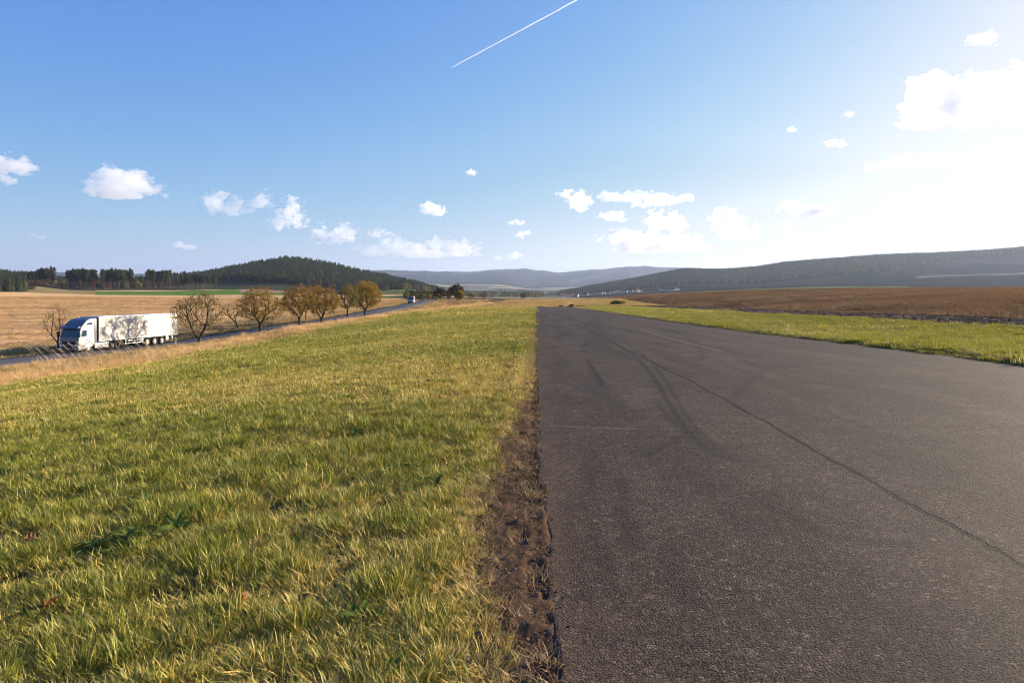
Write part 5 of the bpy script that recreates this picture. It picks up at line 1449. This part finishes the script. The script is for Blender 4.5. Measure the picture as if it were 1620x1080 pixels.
CLOUDS = [
 (22, 268, 88, 56, 'white heap cloud cut by the left edge of the sky', .2, .40, 1.0, [(-.35, .1, .3, .4), (0, .1, .3, .25), (.25, .05, .2, .12), (-.1, -.3, .16, .2)]),
 (192, 292, 140, 58, 'largest white heap cloud on the left, flat based with a small side puff', .5, .34, 1.3, [(-.37, -.12, .13, .33), (-.05, .05, .24, .45), (.12, .0, .26, .40), (.3, -.2, .18, .25), (0, -.25, .38, .18)]),
 (376, 325, 120, 42, 'torn white cloud pair above the domed hill, third from left', .2, .55, .9, [(-.3, .05, .2, .4), (-.08, -.12, .22, .35), (.3, .1, .17, .35)]),
 (459, 342, 72, 52, 'upright puffy cloud right above the top of the domed hill', .3, .5, 1.0, [(.0, .1, .25, .4), (.2, -.15, .2, .35), (-.2, -.25, .25, .22)]),
 (530, 372, 64, 34, 'ragged low cloud just right of the upright puffy cloud', .2, .6, .8, None),
 (683, 332, 50, 28, 'single compact white puff in the middle of the sky', .4, .36, 1.1, [(-.1, .1, .3, .35), (.15, -.05, .28, .35), (-.3, .2, .12, .15)]),
 (746, 273, 22, 14, 'tiny white puff below the contrail', .2, .45, 1.0, [(0, 0, .35, .35)]),
 (668, 394, 190, 36, 'long band of low heap clouds above the distant mountains', .5, .5, 1.1, [(-.4, -.1, .13, .3), (-.2, .1, .15, .42), (-.03, -.05, .16, .32), (.12, .12, .12, .35), (.3, .0, .15, .35), (.0, -.25, .4, .15)]),
 (602, 368, 40, 18, 'thin scrap of cloud above the left end of the low cloud band', .1, .6, .6, None),
 (800, 405, 54, 16, 'faint low scrap of cloud right of the low cloud band', .1, .6, .6, None),
 (822, 350, 34, 12, 'small faint wisp over the end of the airstrip, upper one', .1, .6, .6, None),
 (826, 370, 30, 14, 'small faint wisp over the end of the airstrip, lower one', .1, .6, .6, None),
 (912, 318, 62, 42, 'white cloud with a pointed left tip right of centre', .2, .5, .9, [(-.25, .2, .2, .2), (.05, .0, .25, .4), (.1, -.25, .18, .2)]),
 (1020, 316, 140, 28, 'long thin streak of cloud at the top of the right cloud bank', .1, .6, .7, [(-.35, .1, .14, .3), (-.1, 0, .25, .35), (.2, 0, .2, .3), (.4, .05, .12, .2)]),
 (968, 340, 60, 22, 'ragged wisp under the long thin streak', .1, .6, .6, None),
 (1052, 350, 74, 38, 'round grey white cloud in the middle of the right cloud bank', .3, .5, 2.0, [(-.15, .0, .25, .4), (.15, -.1, .25, .35), (.35, -.25, .15, .2)]),
 (1028, 384, 150, 42, 'broad low grey white cloud at the foot of the right cloud bank', .5, .42, 2.4, [(-.3, .15, .2, .3), (-.05, .05, .25, .4), (.25, -.05, .25, .38), (.0, -.25, .35, .2)]),
 (1112, 392, 62, 26, 'low pale cloud touching the broad low cloud on its right', .3, .5, .8, None),
 (1160, 360, 90, 56, 'pale cloud straggling downwards right of the cloud bank', .2, .6, .6, [(-.2, .25, .2, .25), (0, 0, .2, .3), (.25, -.2, .22, .25)]),
 (1280, 333, 104, 36, 'isolated cloud with a grey left underside over the right hills', .2, .40, 3.0, [(-.3, .1, .2, .25), (-.05, -.1, .25, .3), (.25, .05, .22, .35)]),
 (1430, 258, 110, 28, 'bright streaky cloud below the big right cloud', .1, .55, .8, [(-.35, -.1, .15, .3), (0, 0, .25, .35), (.3, .05, .2, .35)]),
 (1530, 165, 220, 104, 'big thick cloud near the sun with a grey shaded left part', .3, .36, 3.0, [(-.32, .0, .17, .42), (-.15, .05, .2, .42), (.1, .05, .3, .4), (.35, .1, .25, .38)]),
 (1570, 250, 150, 50, 'dazzling cloud low under the big cloud at the right edge', .2, .5, .8, [(-.25, 0, .22, .35), (.1, 0, .3, .4), (.35, .1, .2, .3)]),
 (1320, 226, 36, 16, 'small scrap of cloud left of the big right cloud', .1, .6, .7, None),
 (1252, 205, 18, 10, 'tiny scrap of cloud in the pale sky left of the small scrap', .1, .5, .7, [(0, 0, .35, .35)]),
 (1344, 181, 18, 10, 'tiny scrap of cloud level with the foot of the big right cloud', .1, .5, .7, [(0, 0, .35, .35)]),
 (1556, 58, 44, 24, 'faint bright wisp in the white sky at top right', .1, .6, .6, None),
 (1240, 362, 60, 22, 'pale low wisp beneath the isolated cloud', .1, .6, .5, None),
 (1345, 360, 40, 14, 'small pale wisp above the right ridge', .1, .6, .5, None),
 (290, 389, 52, 16, 'small flat cloud low over the pine row', .2, .5, .8, None),
 (60, 374, 28, 10, 'faint flat cloud low over the left wood', .2, .5, .5, None),
]
for i, c in enumerate(CLOUDS):
    cloud(c[0], c[1], c[2], c[3], c[4], 500 + i, c[5], c[6], c[7], c[8])

def contrail():
    a = np.array([ux(714) * 9000, 9000, zat(107.5, 9000)]); b = np.array([ux(914) * 9000, 9000, zat(-0.5, 9000)]); b = a + (b - a) * 1.35
    n = 60; u = np.linspace(0, 1, n); r = np.random.default_rng(9)
    pts = a + (b - a) * u[:, None] + r.normal(0, 1.2, (n, 3))
    rad = np.interp(u, [0, 0.03, 0.4, 1], [2.5, 5, 6.5, 9]) * r.uniform(0.9, 1.1, n)
    V, Fc = [], []; tube_mesh(V, Fc, None, pts, rad, 10)
    nb = len(V); Fc.append(tuple(range(9, -1, -1))); Fc.append(tuple(range(nb - 10, nb)))
    o = obj('contrail', mesh_np('contrail', V, [tuple(f) for f in Fc]), cloud_material('contrail', 0.09, 0.3))
    tag(o, 'thin straight white vapour trail crossing the upper blue sky', 'contrail')
contrail()
# ================================================================ SMALL THINGS
# ---- village at the foot of the right-hand ridge: each house a thing with walls and roof
M_WALL = [paint('plaster_%d' % k, c, 0.85, 0.1, 0.15, 0.2) for k, c in enumerate(((0.50, 0.47, 0.42), (0.42, 0.38, 0.32), (0.44, 0.41, 0.37)))]
M_ROOF = [paint('roof_tiles_%d' % k, c, 0.85, 0.1, 0.2, 0.3) for k, c in enumerate(((0.20, 0.075, 0.045), (0.12, 0.07, 0.05), (0.11, 0.09, 0.075)))]
house_kinds = []
for k, (L, W, H, R) in enumerate(((11, 8, 4.5, 3.6), (14, 9, 5.5, 3.2), (18, 9, 4.0, 2.8))):
    wm = bmesh.new(); bm_prism(wm, [(-L / 2, -1), (L / 2, -1), (L / 2, H), (-L / 2, H)], -W / 2, W / 2)
    for s in (-1, 1):
        v = [wm.verts.new(c) for c in ((s * L / 2, -W / 2, H), (s * L / 2, W / 2, H), (s * L / 2, 0, H + R))]; wm.faces.new(v)
    rm = bmesh.new()
    for s in (-1, 1):
        a = [rm.verts.new(c) for c in ((-L / 2 - .5, s * (W / 2 + .5), H - .35), (L / 2 + .5, s * (W / 2 + .5), H - .35), (L / 2 + .5, 0, H + R + .05), (-L / 2 - .5, 0, H + R + .05))]
        b = [rm.verts.new(p.co + Vector((0, 0, .3))) for p in a]
        rm.faces.new(a); rm.faces.new(b)
        for i in range(4): rm.faces.new((a[i], a[(i + 1) % 4], b[(i + 1) % 4], b[i]))
    bmesh.ops.recalc_face_normals(rm, faces=rm.faces[:])
    root = empty('village_house', (0, 0, 0))
    bm_obj('wall', wm, M_WALL[k], root, False); ro = bm_obj('roof', rm, M_ROOF[k], root, False)
    cm = bmesh.new(); bm_box(cm, L * 0.2, L * 0.2 + 0.8, -0.4, 0.4, H + R - 1.2, H + R + 1.0); bm_obj('chimney', cm, M_ROOF[1], ro, False)
    house_kinds.append(root)
HOUSES = [(x, y) for x, y in ((891, 469.5), (896, 469), (901, 468.5), (905, 468), (909, 467.5), (913, 467.8), (917, 467), (921, 466.8), (925, 466.5), (929, 466.8), (934, 466), (939, 465.8), (945, 465.6), (950, 465.4), (955, 465), (961, 465.2),
  (967, 464.4), (972, 464.2), (977, 463.8), (981, 463), (984, 463.4), (989, 463), (993, 462.4), (998, 462.6), (1003, 462), (1009, 462.2), (1014, 461.6), (1048, 459.8), (1060, 459.8), (1063, 460), (1071, 459), (900, 470.2), (912, 469.4), (924, 468.4))]
VL = {0: 'pale house among the reddish roofs at the left end of the village', 1: 'white village house in the bright row at the foot of the ridge', 2: 'white farm building standing apart on the slope right of the village'}
VG = {0: 'houses at the left end of the village', 1: 'bright houses along the ridge foot', 2: 'farm buildings right of the village'}
r3 = np.random.default_rng(77)
for i, (px, py) in enumerate(HOUSES):
    X, Y, z = ray_hit(px, py, 900, 2700)
    z2 = zat(py + 0.6, Y)
    k = 2 if px > 1040 else (i % 2 if px > 930 else (1 if i % 3 == 0 else 0))
    src = house_kinds[k]
    root = src if (src.location.length < 1) else copy_tree(src)
    root.location = (X, Y, tz(X, Y)); root.rotation_euler = (0, 0, r3.uniform(-0.6, 0.9)); s = r3.uniform(0.7, 1.0) * max(1.0, Y / 2300); root.scale = (s, s, s)
    g = 2 if px > 1040 else (1 if px > 930 else 0)
    tag(root, VL[g], 'house', VG[g])

# ---- low dark blocks across the far end of the airstrip
M_BLOCK = paint('tarred_timber', (0.018, 0.015, 0.014), 0.8, 0.1, 0.4, 2)
def block(px, w, h, label, seed):
    Y = RUN_END + 2.0; X = ux(px) * Y; W = w * Y / F; H = h * Y / F
    r = np.random.default_rng(seed); bm = bmesh.new()
    n = max(1, int(round(W / 0.45)))
    for k in range(n):
        x = -W / 2 + W * (k + 0.5) / n; hh = H * r.uniform(0.8, 1.15)
        bm_box(bm, x - W / n * 0.53, x + W / n * 0.53, -0.35 + r.uniform(-.05, .05), 0.35, -0.1, hh, 0.05)
    me = bpy.data.meshes.new('barrier_block'); bm.to_mesh(me); bm.free()
    o = obj('barrier_block', me, M_BLOCK, None, (X, Y, tz(X, Y))); tag(o, label, 'barrier', 'dark blocks closing the end of the airstrip')
block(887, 4.2, 3.2, 'leftmost low black block at the far end of the asphalt strip', 1)
block(891.3, 1.6, 2.6, 'narrow black block, second from left at the far end of the asphalt', 2)
block(899.5, 2.0, 2.6, 'small black block touching the tallest block on its left side', 3)
block(904.5, 6.5, 3.6, 'tallest wide black block in the middle of the asphalt end', 4)
block(917, 12, 2.2, 'long low black block at the right end of the asphalt end', 5)

# ---- fallen leaves lying in the meadow and weeds
def fallen_leaf(px, py, size, seed, label):
    r = np.random.default_rng(seed)
    Y = CAMH * F / (py - HY)
    for _ in range(8): Y = (CAMH - tz(ux(px) * Y, Y) - 0.05) * F / (py - HY)
    X = ux(px) * Y
    out = []
    n = 22
    for k in range(n + 1):
        u = k / n; a = math.pi * u
        w = 0.42 * math.sin(a) ** 0.8 * (1 + 0.22 * math.sin(u * 26))
        out.append((u - 0.5, w))
    bm = bmesh.new(); rows = []
    for (x, w) in out:
        rows.append([bm.verts.new((x * size, s * w * size, 0.16 * size * (abs(s) ** 1.5) * (1.4 if s > 0 else 0.7) + 0.12 * size * math.sin(3 * x + s))) for s in (-1, -0.5, 0, 0.5, 1)])
    for i in range(n):
        for j in range(4): bm.faces.new((rows[i][j], rows[i + 1][j], rows[i + 1][j + 1], rows[i][j + 1]))
    bmesh.ops.remove_doubles(bm, verts=bm.verts[:], dist=1e-4)
    bmesh.ops.recalc_face_normals(bm, faces=bm.faces[:])
    st = bm.verts.new((-0.5 * size, 0, 0.02)); 
    me = bpy.data.meshes.new('fallen_leaf'); bm.to_mesh(me); bm.free()
    o = obj('fallen_leaf', me, M_DEADLEAF, None, (X, Y, tz(X, Y) + 0.04)); o.rotation_euler = (r.normal(0, 0.35), r.normal(0, 0.35), r.uniform(0, 6.28))
    tag(o, label, 'leaf', 'fallen leaves in the meadow')
t = NT('dead_leaf'); P = t.objco(); t.pbr(t.mix(t.noise(30, 4, 0.6, P), (0.085, 0.03, 0.014), (0.20, 0.075, 0.028)), 0.7, spec=0.2); M_DEADLEAF = t.m
fallen_leaf(50, 850, 0.10, 1, 'reddish brown fallen leaf in the grass near the left edge, farther one')
fallen_leaf(75, 955, 0.13, 2, 'large curled brown fallen leaf in the grass near the bottom left corner')
fallen_leaf(388, 946, 0.09, 3, 'small dark red fallen leaf in a hollow of the near meadow, left one')
fallen_leaf(480, 944, 0.08, 4, 'small orange brown fallen leaf in a hollow of the near meadow, right one')

# ---- tall bent reed stems in front of the truck
M_REED = paint('reed', (0.50, 0.36, 0.20), 0.7, 0.2, 0.2, 5)
r4 = np.random.default_rng(91)
acc = []
for k in range(46):
    V, Fc = [], []
    X = r4.normal(-25.6, 1.3) ; Y = r4.uniform(36.5, 44)
    h = r4.uniform(0.9, 1.9); n = 7; u = np.linspace(0, 1, n)
    pts = np.stack([-h * 0.55 * u ** 1.7, 0.1 * r4.normal() * u, h * u * (1 - 0.15 * u)], 1)
    tube_mesh(V, Fc, None, pts, 0.012 * (1 - 0.6 * u), 4)
    V2, F2 = [], []; tube_mesh(V2, F2, None, np.array([pts[-2], pts[-1], pts[-1] + np.array([-0.10, 0, 0.02])]), [0.012, 0.028, 0.008], 5)
    o = len(V); V += V2; Fc += [tuple(i + o for i in f) for f in F2]
    acc.append((np.array(V) + np.array([X, Y, tz(X, Y) - 0.03]), Fc))
V, Fc = [], []
for v, f in acc:
    o = len(V); V += list(v); Fc += [tuple(i + o for i in q) for q in f]
tag(obj('reeds', mesh_np('reeds', V, np.array(Fc), True), M_REED), 'tall pale reed stems bending in front of the truck', kind='stuff')
# ================================================================ AIR
def build_haze():
    t = NT('air')
    t.t.nodes.clear()
    out = t.t.nodes.new('ShaderNodeOutputMaterial'); v = t.t.nodes.new('ShaderNodeVolumePrincipled')
    v.inputs['Color'].default_value = (0.53, 0.66, 0.92, 1)
    v.inputs['Density'].default_value = 4.1e-5
    v.inputs['Anisotropy'].default_value = 0.42
    t.t.links.new(v.outputs[0], out.inputs['Volume'])
    bm = bmesh.new()
    bmesh.ops.create_cube(bm, size=1.0, matrix=Matrix.Translation((0, 6000, 250)) @ Matrix.Diagonal((90000, 26000, 1100, 1)))
    me = bpy.data.meshes.new('haze'); bm.to_mesh(me); bm.free()
    o = obj('haze', me, t.m); o['kind'] = 'stuff'; o['label'] = 'thin pale haze lying over the whole valley'
build_haze()
